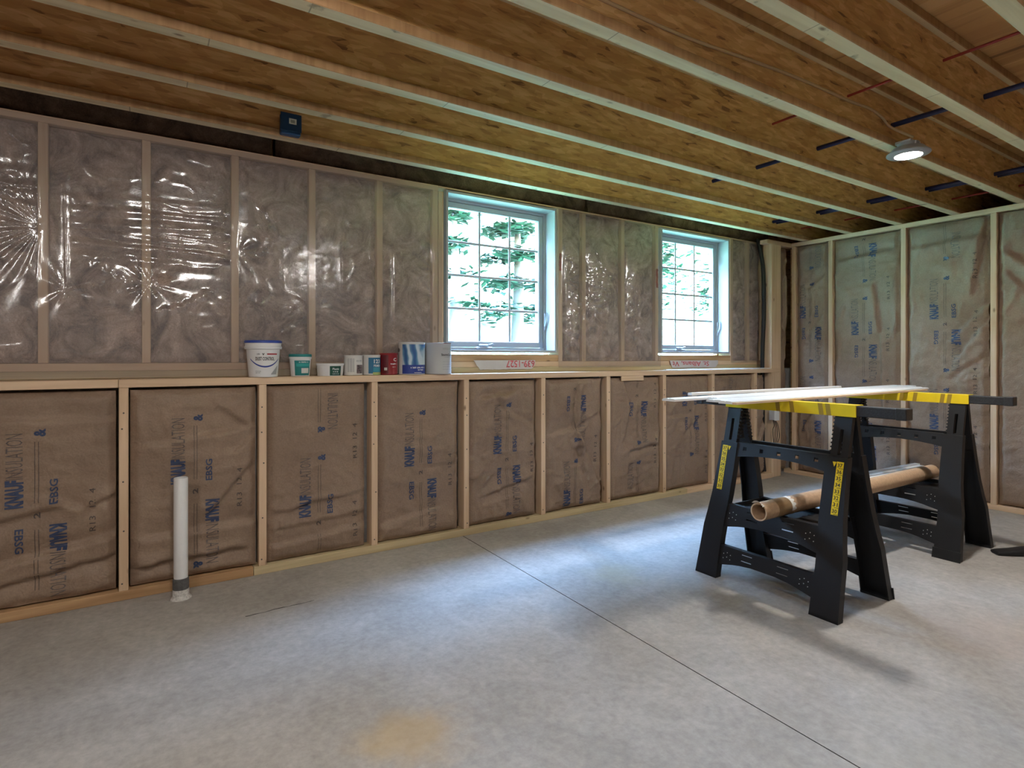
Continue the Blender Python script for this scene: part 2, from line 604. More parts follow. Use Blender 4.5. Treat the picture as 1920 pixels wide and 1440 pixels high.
def fbm(x, y, seed=0, oct=4):
    s, a, t = 0, 0.5, 0
    for k in range(oct):
        s = s + a * vnoise(x * 2 ** k, y * 2 ** k, seed + 13 * k)
        t += a
        a *= 0.5
    return s / t

# flat lettering
_tc = {}
def text_tris(body, bold=0.0, maxe=0.0):
    key = (body, bold, maxe)
    if key in _tc:
        return _tc[key]
    cu = bpy.data.curves.new('lettering', 'FONT')
    cu.body = body
    cu.size = 1.0
    cu.offset = bold
    cu.resolution_u = 2
    ob = bpy.data.objects.new('lettering', cu)
    me = bpy.data.meshes.new_from_object(ob)
    me.calc_loop_triangles()
    P = np.array([v.co[:2] for v in me.vertices]) if len(me.vertices) else np.zeros((1, 2))
    T = [tuple(t.vertices) for t in me.loop_triangles]
    bpy.data.objects.remove(ob)
    bpy.data.curves.remove(cu)
    bpy.data.meshes.remove(me)
    lo, hi = P.min(0), P.max(0)
    P = (P - lo) / np.maximum(hi - lo, 1e-6)
    _tc[key] = (P, T)
    return P, T

def place_text(mb, body, wid, hei, fn, mi=0, bold=0.0, maxe=None):
    """lettering stretched to wid x hei (metres), fn(u, v) -> 3-D, (0,0) its lower-left"""
    P, T = text_tris(body, bold)
    tri = [tuple((P[i][0] * wid, P[i][1] * hei) for i in t) for t in T]
    if maxe:
        out, st = [], tri
        while st:
            a, b, c = st.pop()
            e = [(math.dist(a, b), 0), (math.dist(b, c), 1), (math.dist(c, a), 2)]
            l, k = max(e)
            if l <= maxe:
                out.append((a, b, c))
                continue
            q = [a, b, c]
            p0, p1, p2 = q[k], q[(k + 1) % 3], q[(k + 2) % 3]
            mid = ((p0[0] + p1[0]) / 2, (p0[1] + p1[1]) / 2)
            st += [(p0, mid, p2), (mid, p1, p2)]
        tri = out
    vs = [fn(*p) for t in tri for p in t]
    mb.add(vs, [(3 * i, 3 * i + 1, 3 * i + 2) for i in range(len(tri))], mi)

# ------------------------------------------------------------------ dimensions
D = 3.2585        # face of the low wall
YU = 3.425        # face of the upper wall framing
XR = 5.3808       # face of the right wall framing
ZC = 2.2773       # underside of the joists
ZL = 1.0416       # top of the ledge
T2 = 0.038
X0, X1, Y0 = -3.3, 6.6, -3.6

# ------------------------------------------------------------------ floor
floor = MB().box((X0, Y0, -0.20), (X1, 3.62, -0.004)).build('floor', 'crack')
tag(floor, 'grey concrete slab floor with one saw-cut joint', 'floor', kind='structure')
def slab(poly):
    f = lambda u, v, t: (u, v, t)
    mb = MB().prism(poly, f, -0.0039, 0.0)
    mb.m = [0, 0] + [1] * (len(mb.f) - 2)
    o = mb.build('slab', ['floor', 'crack'], floor)
    return o
ja, jb = (1.612, Y0), (1.716, 3.36)
slab([(X0, Y0), (ja[0] - .0022, Y0), (jb[0] - .0022, 3.36), (X0, 3.36)])
slab([(ja[0] + .0022, Y0), (X1, Y0), (X1, 3.36), (jb[0] + .0022, 3.36)])
rnd = random.Random(4)
def crack(pts, wd):
    mb = MB()
    vs, fs = [], []
    for i, (x, y) in enumerate(pts):
        k = wd * (0.4 + rnd.random())
        vs += [(x, y - k, 0.0006), (x, y + k, 0.0006)]
        if i:
            fs.append((2 * i - 2, 2 * i - 1, 2 * i + 1, 2 * i))
    mb.add(vs, fs)
    mb.build('crack', 'crack', floor, fix=False)
crack([(0.37 + 0.02 * i, 2.762 + 0.008 * rnd.random() + i * 0.0006) for i in range(16)], 0.0028)
crack([(0.300 + 0.004 * rnd.random() + 0.0005 * i, 3.05 - 0.022 * i) for i in range(11)], 0.002)

# ------------------------------------------------------------------ outer shell
fw = MB().box((X0, 3.36, -0.012), (X1, 3.62, 1.04)).build('wall_foundation', 'found')
tag(fw, 'concrete foundation wall behind the low stud wall', 'wall', kind='structure')
wl = MB().box((X0 - .1, Y0 - .1, -0.2), (X0, 3.62, 2.60)).build('wall_left', 'kraft')
tag(wl, 'insulated basement wall left of the camera', 'wall', kind='structure')
wf = MB().box((X0, Y0 - .1, -0.2), (X1, Y0, 2.60)).build('wall_front', 'kraft')
tag(wf, 'insulated basement wall behind the camera', 'wall', kind='structure')
wo = MB().box((X1, Y0 - .1, -0.2), (X1 + .1, 3.62, 2.60)).build('wall_end', 'found')
tag(wo, 'dark end wall beyond the insulated right wall', 'wall', kind='structure')

# ------------------------------------------------------------------ ceiling: subfloor and I-joists
ceil = MB().box((X0 - .1, Y0 - .1, 2.580), (X1 + .1, 3.64, 2.60)).build('ceiling', 'osb')
tag(ceil, 'strand board subfloor above exposed wooden I-joists', 'ceiling', kind='structure')
LJ = X1 - X0 - 0.02
web_me = MB().box((0, -0.005, 0.036), (LJ, 0.005, 0.265)).mesh('joist', [M['osb']])
def flange(z0):
    mb = MB().bevbox((0, -0.03175, z0), (LJ, 0.03175, z0 + 0.038), 0.003)
    me = mb.mesh('flange', [M['flange'], M['lvl']])
    for p in me.polygons:
        p.material_index = 0 if abs(p.normal.z) > 0.9 else 1
    return me
fl0, fl1 = flange(0.0), flange(0.2637)
joists = []
for k in range(17):
    yc = 3.1612 - 0.4064 * k - 0.03175
    j = link('joist', web_me, ceil, (X0 + .01, yc, ZC))
    link('bottom_flange', fl0, j)
    link('top_flange', fl1, j)
    joists.append(yc)
rimb = boxpart('rim_board', (X0, 3.545, ZC), (X1, 3.62, 2.579), 'osb', ceil)

# ------------------------------------------------------------------ low wall with its ledge
lw = empty('wall_lower', (0, D, 0), 'low stud wall with a pine ledge along the long side', 'wall', kind='structure')
st_low = [-0.0889 + 0.6096 * i for i in range(-3, 9)]
rnd = random.Random(7)
stud_mesh = MB().bevbox((0, 0, 0), (T2, 0.089, ZL - T2 - 0.044), 0.0025).mesh('stud', [M['wood_z']])
nail_me = MB().lathe([(0.004, 0), (0.004, 0.0012), (0.0005, 0.0016)], n=8).mesh('nail', [M['nail']])
def nails(parent, pts):
    for (x, z) in pts:
        o = link('nail', nail_me, parent, (x, -0.0002, z))
        o.rotation_euler = (R(90), 0, 0)
for i, x in enumerate(st_low):
    s_ = link('stud', stud_mesh, lw, (x - T2 / 2, 0, 0.044))
    if i > 2:
        nails(s_, [(0.012 + 0.014 * rnd.random(), z) for z in (0.035, 0.25 + .1 * rnd.random(), 0.5 + .1 * rnd.random(), 0.7 + .1 * rnd.random(), 0.84)][:5])
boxpart('bottom_plate', (X0, 0, 0), (0.475, 0.089, 0.044), 'wood_dark', lw)
boxpart('bottom_plate', (0.477, 0, 0), (3.84, 0.089, 0.044), 'wood_pt', lw)
boxpart('bottom_plate', (3.842, 0, 0), (5.05, 0.089, 0.044), 'wood_x', lw)
boxpart('ledge_board', (X0, -0.001, ZL - T2), (-0.11, 0.1655, ZL), 'wood_x', lw)
boxpart('ledge_board', (-0.108, -0.001, ZL - T2), (3.57, 0.1655, ZL), 'wood_x', lw)
boxpart('ledge_board', (3.572, -0.001, ZL - T2), (5.165, 0.1655, ZL), 'wood_x', lw)
boxpart('scrap_block', (3.09, -0.001, ZL - T2 - 0.038), (3.33, 0.009, ZL - T2 - 0.0005), 'wood_x', lw)

# ------------------------------------------------------------------ upper wall framing
uw = empty('wall_upper', (0, YU, ZL), 'upper stud wall with two window openings', 'wall', kind='structure')
def uz(z):
    return z - ZL
boxpart('sill_plate', (X0, -0.004, uz(1.0425)), (5.16, 0.14, uz(1.080)), 'wood_pt', uw)
boxpart('bottom_plate', (X0, -0.001, uz(1.0805)), (5.16, 0.14, uz(1.118)), 'wood_x', uw)
boxpart('top_plate', (X0, -0.001, uz(2.243)), (1.62, 0.14, uz(2.2765)), 'wood_x', uw)
boxpart('top_plate', (1.622, -0.001, uz(2.266)), (5.16, 0.14, uz(2.2765)), 'wood_x', uw)
up_st = [-0.405 + 0.4064 * i for i in range(-4, 5)]
ust = MB().bevbox((0, 0, 0), (T2, 0.14, 2.2425 - 1.1185), 0.0025).mesh('stud', [M['wood_z']])
for x in up_st:
    link('stud', ust, uw, (x - T2 / 2, 0, uz(1.1185)))
ust2 = MB().bevbox((0, 0, 0), (T2, 0.14, 2.2655 - 1.1185), 0.0025).mesh('stud', [M['wood_z']])
for x in (1.596, 1.639, 2.628, 2.856, 3.265, 3.656, 4.660, 4.911, 5.13):
    link('stud', ust2 if x > 1.65 else ust, uw, (x - T2 / 2, 0, uz(1.1185)))
for x0, x1 in ((1.66, 2.607), (3.677, 4.639)):
    boxpart('rough_sill', (x0, 0.0, uz(1.1185)), (x1, 0.14, uz(1.166)), 'wood_dark', uw)
# sheathing with the openings left free
for x0, x1, z0, z1 in ((X0, 1.64, 1.04, 2.277), (2.612, 3.67, 1.04, 2.277), (4.634, X1, 1.04, 2.277), (1.64, 2.612, 1.04, 1.17), (3.67, 4.634, 1.04, 1.17)):
    boxpart('sheathing', (x0, 0.145, uz(z0)), (x1, 0.195, uz(z1)), 'osb', uw, 0.0005)
# red spray marks on the trimmer studs
for x0, x1, z0, z1 in ((2.611, 2.645, 1.80, 1.93), (3.64, 3.672, 1.74, 1.90)):
    mb = MB()
    k = 14
    rr = random.Random(int(x0 * 100))
    vs, fs = [], []
    for i in range(k + 1):
        z = z0 + (z1 - z0) * i / k
        e = 0.006 * rr.random()
        vs += [(x0 + e, -0.0025, uz(z)), (x1 - 0.008 * rr.random(), -0.0025, uz(z))]
        if i:
            fs.append((2 * i - 2, 2 * i - 1, 2 * i + 1, 2 * i))
    mb.add(vs, fs).build('paint_mark', 'redpaint', uw, fix=False)

# ------------------------------------------------------------------ right wall framing
rw = empty('wall_right', (XR, 0, 0), 'full height stud wall with paper faced insulation on the right', 'wall', kind='structure')
boxpart('top_plate', (0, Y0, 2.239), (0.089, 3.354, ZC - 0.0008), 'wood_y', rw)
boxpart('bottom_plate', (0, Y0, 0), (0.089, 3.354, 0.038), 'wood_y', rw)
r_st = [3.2505, 2.8904] + [2.8904 - 0.6096 * i for i in range(1, 11)]
rstm = MB().bevbox((0, 0, 0), (0.089, T2, 2.2385 - 0.0385), 0.0025).mesh('stud', [M['wood_z']])
for y in r_st:
    link('stud', rstm, rw, (0, y - T2 / 2, 0.0385))
boxpart('backing', (0.12, Y0, 0), (0.14, 3.354, 2.24), 'osb', rw, 0.0005)
# corner post
boxpart('corner_post', (5.045 - XR, D + 0.008, 0.0), (5.195 - XR, D + 0.098, 2.236), 'wood_z', rw)
boxpart('corner_block', (4.98 - XR, D + 0.01, 2.2365), (5.375 - XR, D + 0.09, 2.2745), 'wood_x', rw)

# ------------------------------------------------------------------ windows
def window(name, xa, label):
    xb, za, zb = xa + 0.912, 1.184, 2.256
    wd = empty(name, ((xa + xb) / 2, YU, za), label, 'window', kind='structure')
    W, H = (xb - xa) / 2, zb - za
    t = 0.016
    yf, yb = -0.012, 0.105
    boxpart('jamb', (-W, yf, 0), (-W + t, yb, H), 'vinyl', wd, 0.0015)
    boxpart('jamb', (W - t, yf, 0), (W, yb, H), 'vinyl', wd, 0.0015)
    boxpart('jamb', (-W + t, yf, H - t), (W - t, yb, H), 'vinyl', wd, 0.0015)
    boxpart('jamb', (-W + t, yf, 0), (W - t, yb, t), 'vinyl', wd, 0.0015)
    def ring(nm, x0, x1, z0, z1, ww, ya, yc, wb=None):
        mb = MB()
        wb = wb or ww
        mb.bevbox((x0, ya, z0), (x0 + ww, yc, z1), .003)
        mb.bevbox((x1 - ww, ya, z0), (x1, yc, z1), .003)
        mb.bevbox((x0 + ww, ya, z1 - ww), (x1 - ww, yc, z1), .003)
        mb.bevbox((x0 + ww, ya, z0), (x1 - ww, yc, z0 + wb), .003)
        return mb.build(nm, 'vinyl', wd)
    ring('frame', -W + 0.001, W - 0.001, 0.001, H - 0.001, 0.034, 0.106, 0.185)
    ring('sash', -W + 0.037, W - 0.037, 0.037, H - 0.037, 0.040, 0.112, 0.160)
    gx, gz0, gz1, gy = W - 0.076, 0.076, H - 0.076, 0.134
    mw = 0.017
    cw, ch = 2 * gx / 3, (gz1 - gz0) / 4
    for c in range(3):
        for r in range(4):
            boxpart('pane', (-gx + c * cw + .0005, gy - .002, gz0 + r * ch + .0005), (-gx + (c + 1) * cw - .0005, gy + .002, gz0 + (r + 1) * ch - .0005), 'glass', wd, 0.0002)
    for c in (1, 2):
        boxpart('muntin', (-gx + c * cw - mw / 2, gy - .0105, gz0), (-gx + c * cw + mw / 2, gy - .0025, gz1), 'vinyl', wd)
    for r in (1, 2, 3):
        boxpart('muntin', (-gx, gy - .0100, gz0 + r * ch - mw / 2), (gx, gy - .003, gz0 + r * ch + mw / 2), 'vinyl', wd)
    # folding crank on the sill and the lock lever on the right stile
    mb = MB().bevbox((-0.17, 0.085, 0.020), (-0.04, 0.1055, 0.040), .006)
    mb.bevbox((-0.15, 0.080, 0.040), (-0.075, 0.100, 0.058), .007)
    mb.tube([(-0.075, 0.085, 0.052), (-0.05, 0.078, 0.060), (-0.035, 0.078, 0.050)], 0.005, 8)
    mb.build('crank_handle', 'vinyl', wd)
    mb = MB().bevbox((W - 0.034, 0.094, 0.17), (W - 0.020, 0.1055, 0.30), .004)
    mb.tube([(W - 0.027, 0.095, 0.20), (W - 0.030, 0.074, 0.24), (W - 0.030, 0.070, 0.30)], [0.008, 0.007, 0.005], 8)
    mb.build('lock_lever', 'vinyl', wd)
    return wd
window('window_1', 1.670, 'larger looking white casement window nearer the camera, above the phone number strip')
window('window_2', 3.697, 'white casement window nearer the corner, above the town name strip')

# ------------------------------------------------------------------ insulation
def batt_grid(wd, ht, seed, creases=(), recess=0.02, ridge=0.006, nx=46, nz=None, fluffy=False, lumps=0.008):
    nz = nz or max(30, int(ht / wd * nx * 0.9))
    nz = min(nz, 110)
    u = np.linspace(0, wd, nx)
    v = np.linspace(0, ht, nz)
    U, V = np.meshgrid(u, v)
    e = np.minimum(np.minimum(U, wd - U) / 0.035, np.minimum(V, ht - V) / 0.03)
    jit = 0.5 * fbm(U * 9, V * 9, seed + 5, 2)
    e = np.clip(e * (0.7 + jit), 0, 1)
    e = e * e * (3 - 2 * e)
    h = -recess * (1 - e) + lumps * 2 * (fbm(U * 5, V * 5, seed, 3) - 0.5)
    if fluffy:
        h = h + 0.030 * (fbm(U * 8, V * 8, seed + 3, 4) - 0.5)
    else:
        wx = 0.10 * fbm(U * 4, V * 4, seed + 21, 2)
        wz = 0.10 * fbm(U * 4, V * 4, seed + 22, 2)
        for k, (sx, sz, am) in enumerate(((3.0, 7.5, 1.0), (6.0, 3.5, 0.8), (9, 16, 0.6), (4, 20, 0.5))):
            q = fbm((U + wx) * sx, (V + wz) * sz + k * 7, seed + 31 + k, 2)
            h = h + am * ridge * np.maximum(0, 1 - np.abs(q - 0.5) * 9) ** 2 * fbm(U * 3, V * 3, seed + 50 + k, 2) * 1.5
    for (x0, z0, x1, z1, am, ww) in creases:
        dx, dz = x1 - x0, z1 - z0
        L = math.hypot(dx, dz)
        t = ((U - x0) * dx + (V - z0) * dz) / L
        n_ = (-(U - x0) * dz + (V - z0) * dx) / L + 0.012 * (fbm(U * 14, V * 14, seed + 77, 2) - 0.5)
        along = np.clip(np.minimum(t, L - t) / 0.05 + 0.5, 0, 1)
        h = h + 1.35 * am * np.tanh(n_ / ww * 2.6) * np.exp(-(n_ / (ww * 4)) ** 2) * along
    return u, v, h

def batt(origin, ax_u, ax_n, wd, ht, seed, label, group, creases=(), prints=(), mat='kraft', thick=0.055, fluffy=False, recess=0.024, ridge=0.010, gapside=None):
    """origin: lower-left front corner; ax_u: unit vector to the right as seen; ax_n: out of the wall"""
    root = empty('insulation_batt', (0, 0, 0), label, 'insulation', group)
    o = Vector(origin)
    root.location = o + Vector(ax_u) * wd / 2
    base = root.location
    au, an, az = Vector(ax_u), Vector(ax_n), Vector((0, 0, 1))
    u, v, h = batt_grid(wd, ht, seed, creases, recess, ridge, fluffy=fluffy)
    nx, nz = len(u), len(v)
    P = lambda a, b, c: tuple(au * (a - wd / 2) + az * b + an * c)
    vs = [P(u[i], v[j], h[j, i]) for j in range(nz) for i in range(nx)]
    fs = [(j * nx + i, j * nx + i + 1, (j + 1) * nx + i + 1, (j + 1) * nx + i) for j in range(nz - 1) for i in range(nx - 1)]
    mb = MB().add(vs, fs)
    # paper sides down to the back
    rim = [(i, 0) for i in range(nx)] + [(nx - 1, j) for j in range(1, nz)] + [(i, nz - 1) for i in range(nx - 2, -1, -1)] + [(0, j) for j in range(nz - 2, 0, -1)]
    a_ = [P(u[i], v[j], h[j, i]) for i, j in rim]
    b_ = [P(u[i], v[j], -thick) for i, j in rim]
    k = len(rim)
    o0 = len(mb.v)
    mb.add(a_ + b_, [(i, i + k, (i + 1) % k + k, (i + 1) % k) for i in range(k)] + [tuple(range(2 * k - 1, k - 1, -1))], 1)
    body = mb.build('wool_body' if fluffy else 'paper_facing', [mat, 'edge' if not fluffy else mat], root, smooth='all', fix=False)
    if prints:
        def surf(a, b):
            iu = np.clip(a / wd * (nx - 1), 0, nx - 1.001)
            iv = np.clip(b / ht * (nz - 1), 0, nz - 1.001)
            i, j = int(iu), int(iv)
            fx, fy = iu - i, iv - j
            # same triangle split as the quads
            return (h[j, i] * (1 - fx) + h[j, i + 1] * fx) * (1 - fy) + (h[j + 1, i] * (1 - fx) + h[j + 1, i + 1] * fx) * fy
        pm = MB()
        def put(body_, uu, vv, length, height, updown, mi, bold=0.0):
            # uu, vv: where the lettering starts; runs up (updown=1) or down (-1)
            if updown > 0:
                f = lambda p, q: (uu + height / 2 - q, vv + p)
            else:
                f = lambda p, q: (uu - height / 2 + q, vv - p)
            P_, T_ = text_tris(body_, bold)
            def fn(p, q):
                a, b = f(p, q)
                return P(a, b, surf(a, b) + 0.0022)
            a, b = f(length, 0)
            if min(b, vv) < 0.015 or max(b, vv) > ht - 0.015:
                return
            place_text(pm, body_, length, height, fn, mi, bold, maxe=0.016)
        def line(uu, v0, v1, wl=0.0022):
            v0, v1 = max(0.02, min(v0, v1)), min(ht - 0.02, max(v0, v1))
            if v1 - v0 < 0.03:
                return
            kk = int((v1 - v0) / 0.012) + 1
            vs_, fs_ = [], []
            for i in range(kk + 1):
                b = v0 + (v1 - v0) * i / kk
                for a in (uu - wl / 2, uu + wl / 2):
                    vs_.append(P(a, b, surf(a, b) + 0.0018))
                if i:
                    fs_.append((2 * i - 2, 2 * i - 1, 2 * i + 1, 2 * i))
            pm.add(vs_, fs_, 1)
        for (uc, vc) in prints:
            for sgn in (1, -1):
                put('KNAUF', uc - 0.075 * sgn, vc + 0.045 * sgn, 0.122, 0.064, sgn, 0, 0.055)
                put('INSULATION', uc - 0.075 * sgn, vc + 0.170 * sgn, 0.20, 0.058, sgn, 2, -0.008)
                put('EBSG', uc + 0.060 * sgn, vc + 0.050 * sgn, 0.108, 0.030, sgn, 0, 0.02)
                put('&', uc + 0.012, vc + 0.352 * sgn, 0.036, 0.042, sgn, 0, 0.04)
                line(uc - 0.006, vc + 0.06 * sgn, vc + 0.33 * sgn)
                line(uc + 0.007, vc + 0.06 * sgn, vc + 0.33 * sgn)
            put('2', uc, vc - 0.012, 0.026, 0.024, 1, 1, 0.03)
            for q in (-1, 0, 1):
                put('R13  12  4', uc + 0.20, vc - 0.10 + 0.447 * q, 0.20, 0.024, 1, 1)
        if pm.f:
            pm.build('printed_lettering', ['printb', 'printd', 'printl'], root, fix=False)
    return root

# low wall: (label, print centres in world x/z, creases in local metres)
low_info = [
 ('brown paper faced insulation batt at the far left of the low wall', [(-0.408, .443)],
  [(.30, .47, .43, .40, -.012, .012), (.43, .40, .56, .46, .012, .012), (0.0, .17, .56, .26, -.014, .012), (.0, .36, .36, .43, .010, .012), (.1, .10, .56, .17, .012, .012), (0.05, .83, .56, .80, -.008, .015)]),
 ('brown paper faced insulation batt behind the white floor pipe', [(0.209, .475), (0.209, 1.369)],
  [(.02, .66, .56, .74, -.009, .012), (.02, .09, .5, .11, .014, .012), (.05, .22, .56, .24, -.012, .014), (.33, .30, .53, .55, .010, .014), (.36, .86, .54, .72, .008, .012), (.44, .60, .54, .69, -.010, .012)]),
 ('brown paper faced insulation batt below the teal tub and the green labelled tub', [(0.815, .22), (0.815, 1.114)],
  [(.02, .17, .53, .20, .007, .010), (.04, .26, .53, .33, .006, .010), (.02, .08, .53, .13, -.009, .012)]),
 ('smooth brown paper faced insulation batt below the red and blue paint cans', [(1.426, .438)],
  [(.02, .10, .4, .16, -.006, .010), (.35, .50, .54, .49, .004, .006), (.3, .43, .54, .43, .004, .006)]),
 ('brown paper faced insulation batt below the upside-down phone number strip', [(2.053, .458)],
  [(.10, .83, .35, .86, -.014, .02), (.2, .86, .3, .70, .008, .015), (.25, .75, .50, .62, -.008, .015), (.1, .18, .5, .27, .008, .012)]),
 ('brown insulation batt pinched into a star-shaped crease at mid height', [(2.638, .022), (2.638, .915)],
  [(.27, .58, .30, .86, -.016, .010), (.27, .58, .04, .54, .010, .012), (.27, .58, .43, .30, -.016, .012), (.27, .58, .35, .25, .012, .010), (.27, .58, .52, .70, .008, .014), (.43, .30, .52, .10, -.012, .015)]),
 ('brown paper faced insulation batt under the small scrap block nailed below the ledge', [(3.269, .844), (3.269, -.05)],
  [(.14, .90, .20, .70, -.016, .012), (.20, .70, .13, .44, -.014, .010), (.13, .44, .19, .36, -.012, .010), (.19, .37, .53, .40, .010, .010)]),
 ('brown paper faced insulation batt behind the tips of the white trim boards', [(3.895, .695)],
  [(.02, .60, .3, .61, -.006, .008), (.2, .45, .45, .60, .006, .012)]),
 ('brown insulation batt in the last full bay of the low wall, behind the near sawhorse', [(4.50, .60)], [(.1, .5, .5, .45, -.01, .015)]),
]
rsk = random.Random(11)
for i, (lab, pr_, cr) in enumerate(low_info):
    xa = st_low[i + 2] + T2 / 2
    gl, gr = 0.006, (0.012 if i not in (2, 3, 4, 5) else 0.034)
    xa += gl
    wd = 0.6096 - T2 - gl - gr
    z0, ht = 0.052, 0.938
    if i in (2, 3):
        z0, ht = 0.050, 0.944
    batt((xa, D + 0.014, z0), (1, 0, 0), (0, -1, 0), wd, ht, 100 + i * 7, lab, 'insulation batts in the low wall', cr,
         [(px - xa, pz - z0) for px, pz in pr_])
batt((4.819, D + 0.016, .052), (1, 0, 0), (0, -1, 0), 0.132, 0.93, 190, 'narrow brown insulation batt just left of the black pipe in the corner', 'insulation batts in the low wall',
     [(.02, .3, .12, .5, -.012, .015)], [], recess=0.03)

# loose tufts where the wool bursts out along the studs
# right wall
right_info = [
 (3.2505, 2.8904, 'paper faced insulation batt in the narrow bay nearest the corner on the right wall', (3.088, 1.484), [(.05, .4, .28, .75, -.012, .015), (.3, 1.9, .1, 1.75, .010, .02), (.05, 1.2, .2, 1.5, .008, .015)]),
 (2.8904, 2.2808, 'paper faced insulation batt with a deep vertical crease on the right wall', (2.602, 1.306), [(.42, .55, .40, 1.30, -.016, .014), (.40, 1.30, .34, 1.75, .010, .02), (.05, 2.0, .5, 2.03, -.012, .014), (.02, .9, .16, .55, .008, .015)]),
 (2.2808, 1.6712, 'paper faced insulation batt with slanting creases on the right wall', (1.987, 1.414), [(.34, 1.28, .56, 1.52, -.014, .014), (.36, 1.10, .56, 1.40, -.012, .014), (.3, .95, .56, 1.15, .008, .014), (.05, 2.0, .5, 2.05, -.012, .015), (.45, 1.6, .52, 2.1, .012, .02)]),
 (1.6712, 1.0616, 'paper faced insulation batt at the far right edge of the right wall', (1.35, .60), [(.05, 1.9, .35, 1.6, -.014, .02), (.05, 1.75, .25, 1.45, -.010, .02)]),
 (1.0616, 0.452, 'paper faced insulation batt on the right wall past the right edge of the view', (.75, 1.2), []),
]
for i, (ya, yb, lab, (py, pz), cr) in enumerate(right_info):
    y_left = ya - T2 / 2 - 0.006
    wd = (ya - yb) - T2 - 0.020
    z0, ht = 0.046, 2.186
    batt((XR + 0.016, y_left, z0), (0, -1, 0), (-1, 0, 0), wd, ht, 300 + i * 9, lab, 'insulation batts in the right wall', cr,
         [(y_left - py, pz - z0), (y_left - py, pz - z0 + .894), (y_left - py, pz - z0 - .894)], ridge=0.014)
# corner bay
batt((5.200, D + 0.05, 0.046), (1, 0, 0), (0, -1, 0), 0.172, 2.18, 351, 'crumpled brown insulation strip in the inside corner beside the post', 'insulation batts in the right wall',
     [(.1, 1.4, .13, 1.9, -.014, .015), (.06, .6, .12, 1.2, .012, .02)], [], thick=0.045)

# upper bays, unfaced wool behind the plastic
ub = [(-0.8114, -0.405, 'far left, left of the first stud behind plastic'), (-0.405, 0.0014, 'between the first and second studs behind plastic'),
      (0.0014, 0.4078, 'around the torn hole in the plastic'), (0.4078, 0.8142, 'above the white bucket'),
      (0.8142, 1.2206, 'above the small white can'), (1.2206, 1.596, 'above the blue gallon can')]
for i, (a, b, lab) in enumerate(ub):
    batt((a + .021, YU + 0.006, 1.121), (1, 0, 0), (0, -1, 0), b - a - .042, 1.118, 400 + i * 5, 'mottled wool batt in the upper wall, ' + lab, 'unfaced wool batts in the upper wall', fluffy=True, mat='fluff', thick=0.12, recess=0.025)
for i, (a, b, lab) in enumerate(((2.650, 2.834, 'just right of the nearer window'), (2.878, 3.243, 'midway between the two windows'), (3.287, 3.634, 'just left of the farther window'),
                                 (4.682, 4.889, 'just right of the farther window'), (4.933, 5.108, 'behind the black pipe'))):
    batt((a, YU + 0.006, 1.121), (1, 0, 0), (0, -1, 0), b - a, 1.142, 450 + i * 5, 'grey-brown wool batt in the upper wall, ' + lab, 'unfaced wool batts in the upper wall', fluffy=True, mat='fluff', thick=0.12, recess=0.025)
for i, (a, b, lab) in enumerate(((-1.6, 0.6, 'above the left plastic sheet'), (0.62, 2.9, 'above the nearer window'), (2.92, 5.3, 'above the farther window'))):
    batt((a, YU + 0.02, ZC + 0.004), (1, 0, 0), (0, -1, 0), b - a, 0.28, 480 + i * 5, 'dark brown wool stuffed along the rim ' + lab, 'wool along the rim', fluffy=True, mat='rim', thick=0.09)

